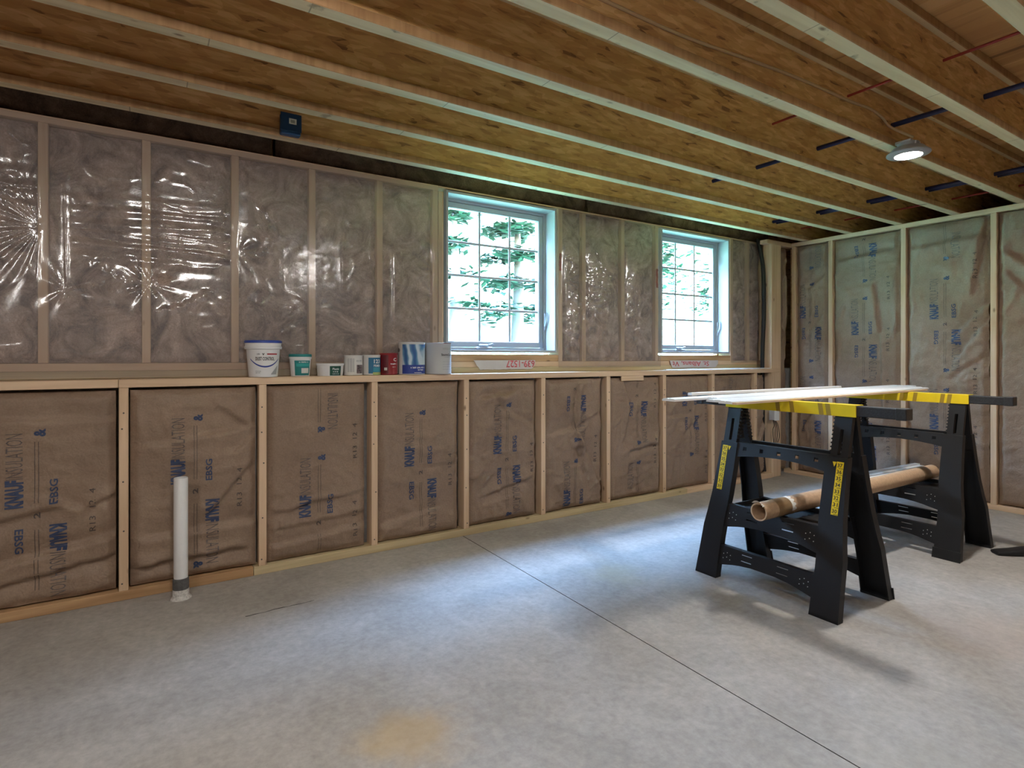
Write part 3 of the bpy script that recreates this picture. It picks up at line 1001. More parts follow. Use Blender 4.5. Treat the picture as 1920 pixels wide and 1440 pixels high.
# ------------------------------------------------------------------ plastic sheets
def sheet(name, x0, x1, z0, z1, studs, bursts, ripples, folds, arcs, label, seed, hole=None, step=0.0065, rough=0.0016, crumple=(), billow=0.0):
    nx, nz = int((x1 - x0) / step), int((z1 - z0) / step)
    x = np.linspace(x0, x1, nx)
    z = np.linspace(z0, z1, nz)
    X, Z = np.meshgrid(x, z)
    # distance to the nearest stud: the film lies on the studs and billows a little between
    ds = np.min([np.abs(X - s) for s in studs], axis=0)
    free = np.clip((ds - 0.018) / 0.05, 0, 1)
    free *= np.clip((Z - 1.13) / 0.05, 0, 1) * np.clip((2.235 - Z) / 0.05, 0, 1)
    h = 0.006 * free * (fbm(X * 2.2, Z * 2.2, seed, 3) - 0.45) * 2
    h += 0.45 * rough * (0.25 + free) * (fbm(X * 18, Z * 18, seed + 2, 3) - 0.5) * 2
    wx, wz = 0.05 * fbm(X * 6, Z * 6, seed + 8, 2), 0.05 * fbm(X * 6, Z * 6, seed + 9, 2)
    q = fbm((X + wx) * 7, (Z + wz) * 7, seed + 4, 2)
    h += 0.0030 * np.maximum(0, 1 - np.abs(q - 0.5) * 14) ** 2 * (0.2 + free) * fbm(X * 3, Z * 3, seed + 5, 2)
    for (bx, bz, n, am, L, side) in bursts:
        dx, dz = X - bx, Z - bz
        r = np.hypot(dx, dz) + 1e-4
        th = np.arctan2(dz, dx)
        k = am * np.sin(n * th + 1.5 * np.sin(3 * th)) * np.exp(-(r / L) ** 1.4) * np.minimum(1, r / 0.03)
        if side:
            k = k * np.clip(side * dx / 0.01 + 0.2, 0, 1)
        h += k
    for (ax, bx, zc, hz, wl, am) in ripples:      # taut near-horizontal ripples
        zz = Z + 0.05 * ((X - (ax + bx) / 2) / (bx - ax)) * np.sign(zc - Z) * 0.6 + 0.02 * fbm(X * 4, Z * 9, seed + 6, 2)
        win = np.clip(np.minimum(X - ax, bx - X) / 0.05, 0, 1) * np.exp(-((Z - zc) / hz) ** 4)
        h += am * win * (np.sin(2 * np.pi * zz / wl) * 0.6 + (fbm(X * 2, zz / wl * 1.5, seed + 7, 2) - 0.5) * 1.6)
    for (fx, fa, fb, am) in folds:                # vertical factory folds
        d = X - fx - 0.002 * np.sin(Z * 9)
        h += am * np.exp(-np.abs(d) / 0.006) * np.clip(np.minimum(Z - fa, fb - Z) / 0.05, 0, 1)
    for (cx, cz, rad, t0, t1, am, ww) in arcs:    # long bright sagging folds
        dx, dz = X - cx, Z - cz
        r = np.hypot(dx, dz)
        th = np.degrees(np.arctan2(dz, dx)) % 360
        win = np.clip(np.minimum(th - t0, t1 - th) / 8, 0, 1)
        h += am * win * np.exp(-((r - rad + 0.006 * np.sin(th * 0.7)) / ww) ** 2)
    if billow:                                    # the loose film bellies out between the studs
        ss = sorted(studs)
        for a_, b_ in zip(ss[:-1], ss[1:]):
            t = np.clip((X - a_) / (b_ - a_), 0, 1)
            h += billow * (b_ - a_) / 0.37 * np.sin(np.pi * t) ** 1.0 * np.exp(-((Z - 1.62) / 0.42) ** 4) * (0.7 + 0.6 * fbm(X * 2, Z * 5, seed + 71, 2))
    for (cx, cz, rx, rz_, am) in crumple:         # crushed patches
        win = np.exp(-(((X - cx) / rx) ** 2 + ((Z - cz) / rz_) ** 2) ** 1.5)
        h += am * win * (np.abs(fbm((X + wx) * 15, (Z + wz) * 8, seed + 61, 3) - 0.5) * 4 - 0.5)
    keep = np.ones_like(X, bool)
    if hole:
        hx, hz, ra, rb = hole
        ang = np.arctan2(Z - hz, X - hx)
        keep = ((X - hx) / ra) ** 2 + ((Z - hz) / rb) ** 2 > 1 + 0.25 * np.sin(5 * ang)
    idx = np.arange(nx * nz).reshape(nz, nx)
    q0 = np.stack([idx[:-1, :-1], idx[:-1, 1:], idx[1:, 1:], idx[1:, :-1]], -1).reshape(-1, 4)
    kf = keep.reshape(-1)
    q0 = q0[kf[q0].all(1)]
    xm = (x0 + x1) / 2
    V = np.stack([X.ravel() - xm, -np.maximum(h, -0.006).ravel() , Z.ravel() - z0], -1)
    me = bpy.data.meshes.new(name)
    me.from_pydata(V.tolist(), [], q0.tolist())
    me.materials.append(M['film'])
    me.polygons.foreach_set('use_smooth', [True] * len(me.polygons))
    bm = bmesh.new()
    bm.from_mesh(me)
    bmesh.ops.delete(bm, geom=[v for v in bm.verts if not v.link_faces], context='VERTS')
    bm.to_mesh(me)
    bm.free()
    o = link(name, me, None, (xm, YU - 0.012, z0))
    tag(o, label, 'plastic sheet', 'plastic sheets over the upper wall')
    return o

sheet('plastic_sheet', -1.45, 1.640, 1.046, 2.268, up_st + [1.596, 1.63],
      bursts=[(-0.412, 1.752, 21, 0.0034, 0.36, -1), (0.012, 1.52, 9, 0.006, 0.10, 0), (0.42, 1.72, 11, 0.004, 0.11, 1), (1.585, 1.72, 13, 0.003, 0.16, -1), (1.585, 1.55, 9, 0.003, 0.13, -1), (-0.32, 1.47, 7, 0.004, 0.10, 0)],
      ripples=[(-0.32, 0.40, 1.76, 0.17, 0.060, 0.0034), (-0.02, 0.32, 1.80, 0.15, 0.036, 0.0020), (-1.3, -0.42, 1.93, 0.12, 0.06, 0.003)],
      folds=[(-0.318, 1.35, 2.05, 0.005), (0.64, 1.15, 2.1, 0.0025), (0.985, 1.15, 2.0, 0.003), (1.30, 1.2, 2.15, 0.003), (0.0, 1.2, 2.0, 0.002)],
      arcs=[(0.02, 1.72, 0.34, 272, 322, 0.013, 0.015), (0.02, 1.80, 0.30, 210, 262, 0.005, 0.012), (0.44, 1.83, 0.14, 300, 395, 0.006, 0.008), (0.30, 1.62, 0.42, 40, 62, 0.005, 0.010), (0.50, 1.45, 0.20, 330, 390, 0.003, 0.008)],
      label='wrinkled clear plastic sheet stapled over the upper wall left of the windows', seed=3, hole=(0.078, 1.548, 0.030, 0.026))
sheet('plastic_sheet', 2.600, 3.690, 1.070, 2.262, [2.628, 2.856, 3.265, 3.656],
      bursts=[(2.655, 1.72, 13, 0.006, 0.13, 1), (2.87, 1.55, 11, 0.007, 0.12, 0), (3.28, 1.75, 11, 0.004, 0.10, 1), (2.66, 1.90, 7, 0.005, 0.07, 1)],
      ripples=[(2.86, 3.12, 1.72, 0.16, 0.05, 0.004), (2.64, 2.85, 1.35, 0.15, 0.07, 0.005)],
      folds=[(3.07, 1.4, 2.0, 0.003), (3.50, 1.2, 2.1, 0.002)],
      arcs=[(2.62, 1.62, 0.20, 275, 350, 0.008, 0.012), (2.62, 1.40, 0.17, 280, 345, 0.007, 0.012), (2.95, 1.70, 0.14, 240, 420, 0.006, 0.010), (3.26, 1.70, 0.08, 250, 420, 0.005, 0.008)],
      label='crumpled clear plastic sheet between the two windows', seed=11, rough=0.006, crumple=[(2.96, 1.72, 0.13, 0.30, 0.007), (2.72, 1.62, 0.10, 0.22, 0.007), (2.74, 1.35, 0.10, 0.14, 0.004), (3.34, 1.62, 0.09, 0.22, 0.007), (3.20, 1.48, 0.06, 0.10, 0.004)], billow=0.026)
sheet('plastic_sheet', 4.630, 5.040, 1.100, 2.262, [4.660, 4.911, 5.03], bursts=[(4.67, 1.3, 7, 0.003, 0.1, 1)], ripples=[], folds=[(4.80, 1.2, 2.2, 0.003)], arcs=[],
      label='clear plastic sheet between the farther window and the black pipe', seed=17)

# ------------------------------------------------------------------ strips with writing
def wrap_strip(x0, x1, z0, z1, body, tx0, tx1, cut, label):
    rt = empty('torn_wrap_strip', ((x0 + x1) / 2, YU - 0.0142, z0), label, 'wrap strip', 'torn wrap strips under the windows')
    xm = (x0 + x1) / 2
    mb = MB()
    n = 40
    rr = random.Random(len(body))
    lo = []
    for i in range(n + 1):
        a = i / n
        l_ = max(0, (z1 - z0) * (1 - a / cut)) if a < cut else 0
        r_ = max(0, (z1 - z0) * 0.5 * (a - 0.94) / 0.06) if a > 0.94 else 0
        lo.append(max(l_, r_) + 0.004 * rr.random())
    vs, fs = [], []
    for i in range(n + 1):
        x = x0 - xm + (x1 - x0) * i / n
        y = 0.0012 * math.sin(i * 0.8)
        vs += [(x, y, lo[i]), (x, y, z1 - z0), (x, y + 0.0012, lo[i]), (x, y + 0.0012, z1 - z0)]
        if i:
            b = 4 * i
            fs += [(b - 4, b, b + 1, b - 3), (b - 2, b - 1, b + 3, b + 2), (b - 3, b + 1, b + 3, b - 1), (b - 4, b - 2, b + 2, b)]
    fs += [(0, 1, 3, 2), (4 * n, 4 * n + 2, 4 * n + 3, 4 * n + 1)]
    mb.add(vs, fs).build('strip', 'strip', rt)
    t = MB()
    wid, hei = tx1 - tx0, (z1 - z0) * 0.74
    # lettering stands upside down
    place_text(t, body, wid, hei, lambda p, q: (tx1 - xm - p, -0.0022, (z1 - z0) * 0.97 - q), 0, 0.012)
    t.build('lettering', 'redink', rt, fix=False)
wrap_strip(1.874, 2.385, 1.062, 1.128, '639-1527', 2.135, 2.378, 0.10, 'torn pale wrap strip with the upside-down red number under the nearer window')
wrap_strip(3.80, 4.44, 1.056, 1.122, 'St. Albans, Vt', 3.83, 4.31, 0.04, 'torn pale wrap strip with an upside-down red town name under the farther window')

tr = boxpart('white_trim_strip', (3.60, D + 0.012, ZL + 0.0005), (5.03, D + 0.045, ZL + 0.0075), 'board', None)
tag(tr, 'thin white trim strip lying along the ledge below the farther window', 'trim strip')

# ------------------------------------------------------------------ cans and tubs on the ledge
LY = 3.338
def vessel(name, x, label, cat, prof, mat, y=LY, smooth='40'):
    rt = empty(name, (x, y, ZL + 0.0004), label, cat, 'cans and tubs on the ledge')
    MB().lathe(prof, n=40).build('body', mat, rt, smooth=smooth)
    return rt
def wrap(rt, name, r, r2, z0, z1, a0, a1, mat, off=0.0006, curve=None, segs=24):
    """label band hugging the side; angles in degrees, -90 faces the room"""
    mb = MB()
    vs, fs = [], []
    for i in range(segs + 1):
        t = i / segs
        a = R(a0 + (a1 - a0) * t)
        zl, zh = (z0, z1) if curve is None else curve(t)
        for zz in (zl, zh):
            k = (zz - z0) / (z1 - z0 + 1e-9)
            rr_ = r + (r2 - r) * k + off
            vs.append((rr_ * math.cos(a), rr_ * math.sin(a), zz))
        if i:
            fs.append((2 * i - 2, 2 * i, 2 * i + 1, 2 * i - 1))
    return mb.add(vs, fs).build(name, mat, rt, smooth='all', fix=False)
def letter(rt, body, rfun, zc, hei, amid, wid, mat, bold=0.0, off=0.0013, name='lettering'):
    mb = MB()
    def fn(p, q):
        z = zc - hei / 2 + q
        rr_ = rfun(z) + off
        a = R(amid) + (p - wid / 2) / rr_
        return (rr_ * math.cos(a), rr_ * math.sin(a), z)
    place_text(mb, body, wid, hei, fn, 0, bold, maxe=0.012)
    mb.build(name, mat, rt, fix=False)
def scribble(rt, rfun, zc, hei, amid, wid, mat, seed=1, off=0.0013):
    """print too small to read: a row of short strokes"""
    rr_ = random.Random(seed)
    mb = MB()
    p = 0.0
    while p < wid:
        w_ = hei * rr_.uniform(0.22, 0.5)
        z0_, z1_ = zc - hei / 2 * rr_.uniform(.6, 1), zc + hei / 2 * rr_.uniform(.6, 1)
        vs = []
        for q, z in ((p, z0_), (p + w_, z0_), (p + w_, z1_), (p, z1_)):
            rad = rfun(z) + off
            a = R(amid) + (q - wid / 2) / rad
            vs.append((rad * math.cos(a), rad * math.sin(a), z))
        mb.add(vs, [(0, 1, 2, 3)])
        p += w_ + hei * (0.18 if rr_.random() < .8 else 0.6)
    mb.build('fine_print', mat, rt, fix=False)['kind'] = 'stuff'
def can_prof(r, h, rim=0.003):
    return [(r - 0.003, 0), (r, 0.0015), (r + 0.0012, 0.004), (r, 0.007), (r, h - 0.008), (r + 0.0016, h - 0.005), (r + 0.0016, h - 0.001), (r - 0.002, h), (r - 0.006, h), (r - 0.0075, h - 0.004), (0.002, h - 0.004)]
pm = lambda n, c, r=0.45: plain(n, c, r)
M['lidblue'] = pm('lid_blue', (0.035, 0.075, 0.36))
M['navy'] = pm('navy_print', (0.03, 0.06, 0.30))
M['labred'] = pm('label_red', (0.42, 0.035, 0.045))
M['labgrey'] = pm('label_grey', (0.35, 0.36, 0.37))
M['teal'] = pm('teal_print', (0.012, 0.20, 0.20))
M['tealn'] = pm('teal_pale', (0.03, 0.34, 0.32))
M['green'] = pm('dark_green', (0.008, 0.075, 0.048))
M['ltext'] = pm('white_text', (0.75, 0.77, 0.77))
M['metal'] = plain('can_metal', (0.55, 0.55, 0.56), 0.35, 0.8)
M['cream'] = pm('label_white', (0.68, 0.67, 0.64))
M['photo'] = plain('label_photo', (0.13, 0.10, 0.10), 0.5, var=0.8, bscale=110)
M['primer'] = pm('primer_blue', (0.018, 0.15, 0.28))
M['primerl'] = pm('primer_pale', (0.05, 0.30, 0.42))
M['limey'] = pm('lime_band', (0.42, 0.50, 0.20))
M['canred'] = pm('can_red', (0.27, 0.014, 0.02))
M['canredd'] = pm('can_dark_red', (0.13, 0.012, 0.018))
M['cangrey'] = pm('can_grey', (0.50, 0.50, 0.51))
M['wave'] = None
# splash label of the blue gallon can
m, n, b = new_mat('splash_label')
v = coords(n, (1, 1, 0.7), (0.0, 0.5, 0.4), rnd=False)
wv = N(n, 'ShaderNodeTexWave', i_Scale=5.0, i_Distortion=9.0, i_Detail=3.0)
n.links.new(v, wv.inputs['Vector'])
r_ = ramp(n, [(0.0, (0.03, 0.11, 0.30)), (0.55, (0.12, 0.28, 0.45)), (0.9, (0.55, 0.66, 0.74))])
n.links.new(wv.outputs[0], r_.inputs[0])
n.links.new(r_.outputs[0], b.inputs['Base Color'])
b.inputs['Roughness'].default_value = 0.4
M['wave'] = m

# 1 joint compound bucket
bp_ = [(0.069, 0), (0.072, 0.002), (0.0835, 0.145), (0.0835, 0.148), (0.093, 0.150), (0.094, 0.163), (0.090, 0.165), (0.0905, 0.178), (0.0925, 0.180)]
rt = vessel('joint_compound_bucket', 0.532, 'large white bucket with a blue lid and a dust control label', 'bucket', bp_ + [(0.0925, 0.183), (0.002, 0.183)], 'white', y=3.314)
MB().lathe([(0.0935, 0.1815), (0.0945, 0.190), (0.091, 0.1955), (0.080, 0.1955), (0.078, 0.191), (0.002, 0.191)], n=40).build('lid', 'lidblue', rt, smooth='40')
rf = lambda z: 0.072 + (0.0835 - 0.072) * min(1, max(0, z / 0.145))
wrap(rt, 'red_band', rf(.119), rf(.126), 0.119, 0.126, -86, -45, 'labred', 0.0008)
letter(rt, 'USG', rf, 0.1225, 0.007, -116, 0.015, 'ink', 0.02)
letter(rt, 'V', rf, 0.1215, 0.011, -99, 0.013, 'ink', 0.05)
letter(rt, 'DUST CONTROL', rf, 0.098, 0.019, -92, 0.098, 'ink', 0.02)
wrap(rt, 'blue_arc', rf(.05), rf(.10), 0.050, 0.100, -150, -34, 'navy', 0.0008, curve=lambda t: (0.052 + 0.042 * (2 * t - 1) ** 2, 0.060 + 0.040 * (2 * t - 1) ** 2), segs=36)
wrap(rt, 'grey_picture', rf(.015), rf(.07), 0.015, 0.05, -68, -40, 'labgrey', 0.0008, curve=lambda t: (0.014, 0.018 + 0.045 * t))
scribble(rt, rf, 0.032, 0.005, -118, 0.028, 'labgrey', 1)
scribble(rt, rf, 0.024, 0.005, -120, 0.022, 'labgrey', 2)
# 2 teal tub
tp = [(0.047, 0), (0.049, 0.002), (0.057, 0.095), (0.060, 0.097), (0.061, 0.107), (0.058, 0.110), (0.002, 0.110)]
rt = vessel('spackle_tub', 0.727, 'small teal tub with a teal lid right of the white bucket', 'tub', tp, 'white', y=3.33)
MB().lathe([(0.0605, 0.1085), (0.0615, 0.112), (0.0605, 0.122), (0.056, 0.124), (0.002, 0.124)], n=40).build('lid', 'teal', rt, smooth='40')
rf = lambda z: 0.049 + 0.008 * z / 0.095
wrap(rt, 'label', rf(.006), rf(.088), 0.006, 0.088, -135, -40, 'teal')
wrap(rt, 'label_stripe', rf(.055), rf(.072), 0.055, 0.072, -125, -42, 'tealn', 0.0009)
scribble(rt, rf, 0.079, 0.008, -84, 0.05, 'ltext', 3)
wrap(rt, 'label_picture', rf(.018), rf(.045), 0.018, 0.046, -96, -50, 'cream', 0.0009)
# 3 low white tub
tp = [(0.069, 0), (0.070, 0.002), (0.0735, 0.058), (0.0765, 0.059), (0.0775, 0.068), (0.074, 0.071), (0.002, 0.071)]
rt = vessel('filler_tub', 0.890, 'low wide white tub with a dark green label', 'tub', tp, 'white', y=3.326)
rf = lambda z: 0.070 + 0.0035 * z / 0.058
wrap(rt, 'label', rf(.003), rf(.056), 0.003, 0.056, -106, -52, 'green')
letter(rt, 'Plastic', rf, 0.040, 0.012, -79, 0.040, 'ltext', 0.02)
scribble(rt, rf, 0.024, 0.008, -79, 0.034, 'ltext', 4)
scribble(rt, rf, 0.012, 0.005, -79, 0.040, 'ltext', 5)
# 4 white quart can
rt = vessel('paint_can', 1.026, 'small white quart can with a dark picture on its label', 'can', can_prof(0.0535, 0.118), 'cream', y=3.332)
wrap(rt, 'label_picture', .0535, .0535, 0.012, 0.062, -86, -38, 'photo')
for a in (-140, -128, -118, -107):
    wrap(rt, 'label_text_block', .0535, .0535, 0.02, 0.10, a, a + 5, 'labgrey', segs=3)
scribble(rt, lambda z: .0535, 0.085, 0.010, -68, 0.036, 'labgrey', 6)
# 5 primer can
rt = vessel('primer_can', 1.136, 'small blue and white quart can marked 123', 'can', can_prof(0.052, 0.120), 'cream', y=3.332)
wrap(rt, 'label', .052, .052, 0.010, 0.104, -128, -10, 'primer')
wrap(rt, 'label_stripe', .052, .052, 0.020, 0.046, -98, -10, 'primerl', 0.0009)
wrap(rt, 'lime_stripe', .052, .052, 0.002, 0.018, -100, -10, 'limey', 0.0012)
letter(rt, '123', lambda z: .052, 0.082, 0.024, -70, 0.044, 'ltext', 0.03)
letter(rt, 'PRIMER', lambda z: .052, 0.056, 0.014, -70, 0.046, 'ltext', 0.02)
# 6 red can
rt = vessel('stain_can', 1.2435, 'small dark red quart can between the blue quart can and the gallon cans', 'can', can_prof(0.0535, 0.132), 'canred', y=3.332)
wrap(rt, 'dark_panel', .0535, .0535, 0.008, 0.12, -155, -112, 'canredd')
letter(rt, 'C', lambda z: .0535, 0.092, 0.020, -68, 0.022, 'ltext', 0.02)
scribble(rt, lambda z: .0535, 0.066, 0.010, -76, 0.044, 'ltext', 7)
scribble(rt, lambda z: .0535, 0.048, 0.006, -74, 0.024, 'cream', 8)
wrap(rt, 'small_badge', .0535, .0535, 0.028, 0.044, -140, -120, 'cream', 0.0012)
wrap(rt, 'white_edge', .0535, .0535, 0.006, 0.12, -38, -25, 'cream', 0.0009)
# 7 blue gallon
def handle(rt, r, z, mat):
    for s in (-1, 1):
        mb = MB().lathe([(0.001, -0.004), (0.012, -0.003), (0.012, 0.003), (0.001, 0.004)], n=14)
        mb.v = [(p[2] + r * s, p[0], p[1] + z) for p in mb.v]
        mb.build('handle_ear', mat, rt, smooth='40')
rt = vessel('paint_can', 1.387, 'gallon can with a blue and white splash label', 'can', can_prof(0.0815, 0.198), 'cream', y=3.320)
wrap(rt, 'splash_picture', .0815, .0815, 0.055, 0.185, -155, -15, 'wave')
wrap(rt, 'label', .0815, .0815, 0.006, 0.060, -155, -15, 'navy', 0.0009)
scribble(rt, lambda z: .0815, 0.043, 0.012, -80, 0.104, 'ltext', 9)
scribble(rt, lambda z: .0815, 0.029, 0.008, -70, 0.044, 'ltext', 10)
scribble(rt, lambda z: .0815, 0.013, 0.005, -84, 0.05, 'ltext', 11)
handle(rt, 0.083, 0.150, 'nail')
# 8 grey gallon
rt = vessel('paint_can', 1.5655, 'plain pale grey gallon can beside the window', 'can', can_prof(0.0845, 0.197), 'cangrey', y=3.320)
letter(rt, 'valspar', lambda z: .0845, 0.160, 0.020, -72, 0.070, 'labgrey', 0.0)
letter(rt, 'StormCoat', lambda z: .0845, 0.122, 0.015, -72, 0.086, 'ink', 0.012)
scribble(rt, lambda z: .0845, 0.106, 0.006, -70, 0.046, 'labgrey', 12)
for k in range(4):
    wrap(rt, 'label_line', .0845, .0845, 0.030 + .016 * k, 0.0315 + .016 * k, -95, -45, 'labgrey', segs=10)
wrap(rt, 'red_rim_mark', .086, .086, 0.1925, 0.1965, -92, -40, 'canredd', 0.0006)

# ------------------------------------------------------------------ white drain pipe standing in the floor
pp = empty('drain_pipe', (0.140, 3.146, 0.0), 'white plastic pipe standing up from the floor by the low wall', 'pipe')
MB().lathe([(0.024, 0.09), (0.030, 0.09), (0.030, 0.572), (0.0285, 0.574), (0.026, 0.574), (0.0245, 0.55), (0.0245, 0.10)], n=36, cap=False).build('pipe', 'pvc', pp, smooth='40')
MB().lathe([(0.0315, 0.045), (0.0345, 0.046), (0.0345, 0.096), (0.0315, 0.098), (0.0302, 0.098)], n=36).build('coupling', 'pvcg', pp, smooth='40')
MB().lathe([(0.046, 0.0003), (0.043, 0.006), (0.0355, 0.012), (0.035, 0.0455), (0.030, 0.0458)], n=28).build('plaster_collar', 'plaster', pp, smooth='60')

# ------------------------------------------------------------------ blue junction box on the first joist
jb_ = empty('junction_box', (0.622, joists[0] - 0.0322, ZC + 0.005), 'blue plastic electrical box with a white sticker on the first joist', 'electrical box')
mb = MB().bevbox((-0.048, -0.040, 0.0), (0.048, 0.0, 0.104), .004)
mb.build('box', 'bluebox', jb_)
MB().bevbox((-0.051, -0.0435, 0.016), (0.051, -0.0405, 0.106), .002).build('cover', 'bluebox', jb_)
MB().box((-0.010, -0.0443, 0.052), (0.026, -0.0436, 0.080)).build('sticker', 'ltext', jb_)
MB().box((-0.003, -0.0448, 0.058), (0.018, -0.0444, 0.073)).build('sticker_print', 'labgrey', jb_)

# ------------------------------------------------------------------ ceiling lights: the seen one and added fill
def lamp(x, y, label, glow='lamp', dome=True):
    rt = empty('ceiling_light', (x, y, 2.21), label, 'ceiling light', 'round ceiling lights')
    MB().lathe([(0.062, 0.0125), (0.0625, 0.0040), (0.068, 0.0030), (0.0955, 0.0085), (0.1000, 0.0125), (0.0995, 0.018), (0.088, 0.026), (0.070, 0.046), (0.002, 0.046)], n=48).build('rim', 'lampw', rt, smooth='40')
    lens = [(0.002, -0.024), (0.022, -0.0225), (0.042, -0.016), (0.055, -0.005), (0.0612, 0.0060), (0.0615, 0.0095), (0.002, 0.0116)] if dome else [(0.002, 0.0045), (0.030, 0.0050), (0.050, 0.0062), (0.0615, 0.0080), (0.002, 0.0116)]
    MB().lathe(lens, n=40).build('diffuser', glow, rt, smooth='40')
    MB().lathe([(0.050, 0.0465), (0.050, 0.070), (0.002, 0.070)], n=24).build('mounting_box', 'lampw', rt, smooth='40')
    MB().bevbox((-0.022, -0.02, 0.0705), (0.022, 0.0555, 0.088), .002).build('mounting_bar', 'greyb', rt)
    for dx in (-0.03, 0.012):
        MB().tube([(dx, -0.045, 0.047), (dx, -0.047, 0.066)], 0.004, 8).build('screw', 'greyb', rt)
    return rt
YL = joists[4] - 0.03175 - 0.056
lamp(3.40, YL, 'glowing round white ceiling light hanging beside the joist near the right wall', 'lamp_dim', False)
lamp(0.28, YL - 0.4064, 'added round fill light above the camera, out of view')  # this and the lamps below are unseen, added to light the room
lamp(-2.4, YL - 2.845, 'added round fill light behind the camera on the left, out of view')
lamp(-1.15, YL - 0.4064 * 3, 'added round fill light left of the camera, out of view')
lamp(4.85, YL - 0.4064 * 5, 'added round fill light past the right edge of the view, by the right wall', 'fill_low')  # added to put highlights on the plastic between the windows
lamp(1.7, YL - 0.4064 * 4, 'added round fill light right of the camera, out of view', 'fill_low')  # added to brighten the middle of the low wall

# ------------------------------------------------------------------ cable and pipes through the joists
def smooth_path(pts, n=8):
    P = [Vector(p) for p in pts]
    out = []
    for i in range(len(P) - 1):
        p0, p1, p2, p3 = P[max(i - 1, 0)], P[i], P[i + 1], P[min(i + 2, len(P) - 1)]
        for k in range(n):
            t = k / n
            out.append(0.5 * ((2 * p1) + (p2 - p0) * t + (2 * p0 - 5 * p1 + 4 * p2 - p3) * t * t + (3 * p1 - p0 - 3 * p2 + p3) * t ** 3))
    out.append(P[-1])
    return out
yw = joists[4] - 0.0125
cb = MB().tube(smooth_path([(-2.9, yw, 2.40), (0.2, yw, 2.385), (1.32, yw, 2.380), (1.739, yw, 2.379), (2.173, yw, 2.405), (2.531, yw, 2.421), (2.951, yw, 2.425), (3.15, yw, 2.434), (3.27, yw - .004, 2.415), (3.33, yw - .02, 2.37), (3.385, YL - .03, 2.300)]), 0.0066, 8)
tag(cb.build('electrical_cable', 'cable', None, smooth='60'), 'tan electrical cable stapled along a joist to the ceiling light', 'cable')
def ypipe(name, x, z, r, ya, yb, mat, label, grp):
    o = MB().tube([(x, ya, z), (x, (ya + yb) / 2, z - 0.004), (x, yb, z)], r, 12).build(name, mat, None, smooth='60')
    tag(o, label, 'pipe', grp)
ypipe('water_pipe', 3.405, 2.405, 0.0135, -3.4, 2.66, 'bluepex', 'blue pipe through the joists nearer the camera, left of the ceiling light', 'pipes through the joists')
ypipe('water_pipe', 4.845, 2.392, 0.0135, -3.4, 3.38, 'bluepex', 'dark blue pipe through the joists near the right wall, left of its pair', 'pipes through the joists')
ypipe('water_pipe', 4.905, 2.392, 0.0135, -3.4, 3.38, 'bluepex', 'dark blue pipe through the joists near the right wall, right of its pair', 'pipes through the joists')
ypipe('water_pipe', 2.950, 2.452, 0.0065, -3.4, 2.10, 'redpex', 'thin red pipe through the joists left of the single blue pipe', 'pipes through the joists')
ypipe('water_pipe', 5.300, 2.386, 0.0075, -3.4, 3.38, 'redpex', 'thin red pipe through the joists right above the right wall', 'pipes through the joists')

# ------------------------------------------------------------------ black pipe and outlet box in the corner
bpp = MB().tube(smooth_path([(5.002, 3.385, 2.30), (5.010, 3.375, 2.23), (5.02, 3.340, 2.0), (5.010, 3.325, 1.6), (4.985, 3.322, 1.25), (4.980, 3.322, 1.00), (4.985, 3.322, 0.6), (4.985, 3.322, 0.25), (4.975, 3.30, 0.06)]), 0.019, 14)
tag(bpp.build('drain_hose', 'black', None, smooth='60'), 'black pipe running down the corner through the ledge', 'pipe')
ob = empty('outlet_box', (5.046, D - 0.006, 0.555), 'grey steel outlet box on the corner post with loose wires', 'electrical box')
MB().bevbox((-0.048, -0.045, 0.0), (0.012, 0.012, 0.105), .003).build('box', 'greyb', ob)
MB().bevbox((-0.050, -0.0485, -0.004), (0.026, -0.0455, 0.109), .001).build('cover', 'white', ob)
for k in range(4):
    mb = MB()
    mb.tube(smooth_path([(-0.02 + .01 * k, -0.01, 0.002), (-0.03 + .02 * k, -0.03, -0.05), (-0.05 + .035 * k, -0.03, -0.10 - .02 * k), (-0.02 + .02 * k, -0.02, -0.22)]), 0.003, 6)
    mb.build('loose_wire', 'ink', ob, smooth='60')

# ------------------------------------------------------------------ sawhorses
def plate(ys, zs, holes, fn, t0, t1, bottom=None, mb=None, mi=0):
    """perforated plate: grid cells minus holes; fn(y, z, t) -> 3-D"""
    mb = mb or MB()
    ny, nz_ = len(ys) - 1, len(zs) - 1
    solid = lambda i, j: 0 <= i < ny and 0 <= j < nz_ and (i, j) not in holes
    zz = lambda i, j: zs[j] if (j or bottom is None) else bottom(ys[i])
    for i in range(ny):
        for j in range(nz_):
            if not solid(i, j):
                continue
            c = [(ys[i], zz(i, j)), (ys[i + 1], zz(i + 1, j)), (ys[i + 1], zz(i + 1, j + 1)), (ys[i], zz(i, j + 1))]
            vs = [fn(a, b, t0) for a, b in c] + [fn(a, b, t1) for a, b in c]
            fs = [(0, 1, 2, 3), (7, 6, 5, 4)]
            for k, (di, dj) in enumerate(((0, -1), (1, 0), (0, 1), (-1, 0))):
                if not solid(i + di, j + dj):
                    a, b = k, (k + 1) % 4
                    fs.append((a, a + 4, b + 4, b))
            mb.add(vs, fs, mi)
    return mb

LEGO = [(0.0, .376), (.15, .370), (.25, .367), (.32, .357), (.42, .346), (.55, .339), (.692, .334)]
LEGI = [(0.0, .247), (.20, .250), (.30, .246), (.42, .238), (.55, .236), (.692, .236)]
def front(s):
    return lambda y, z, t: (s * (-0.247 + 0.24 * z + t), y, z)

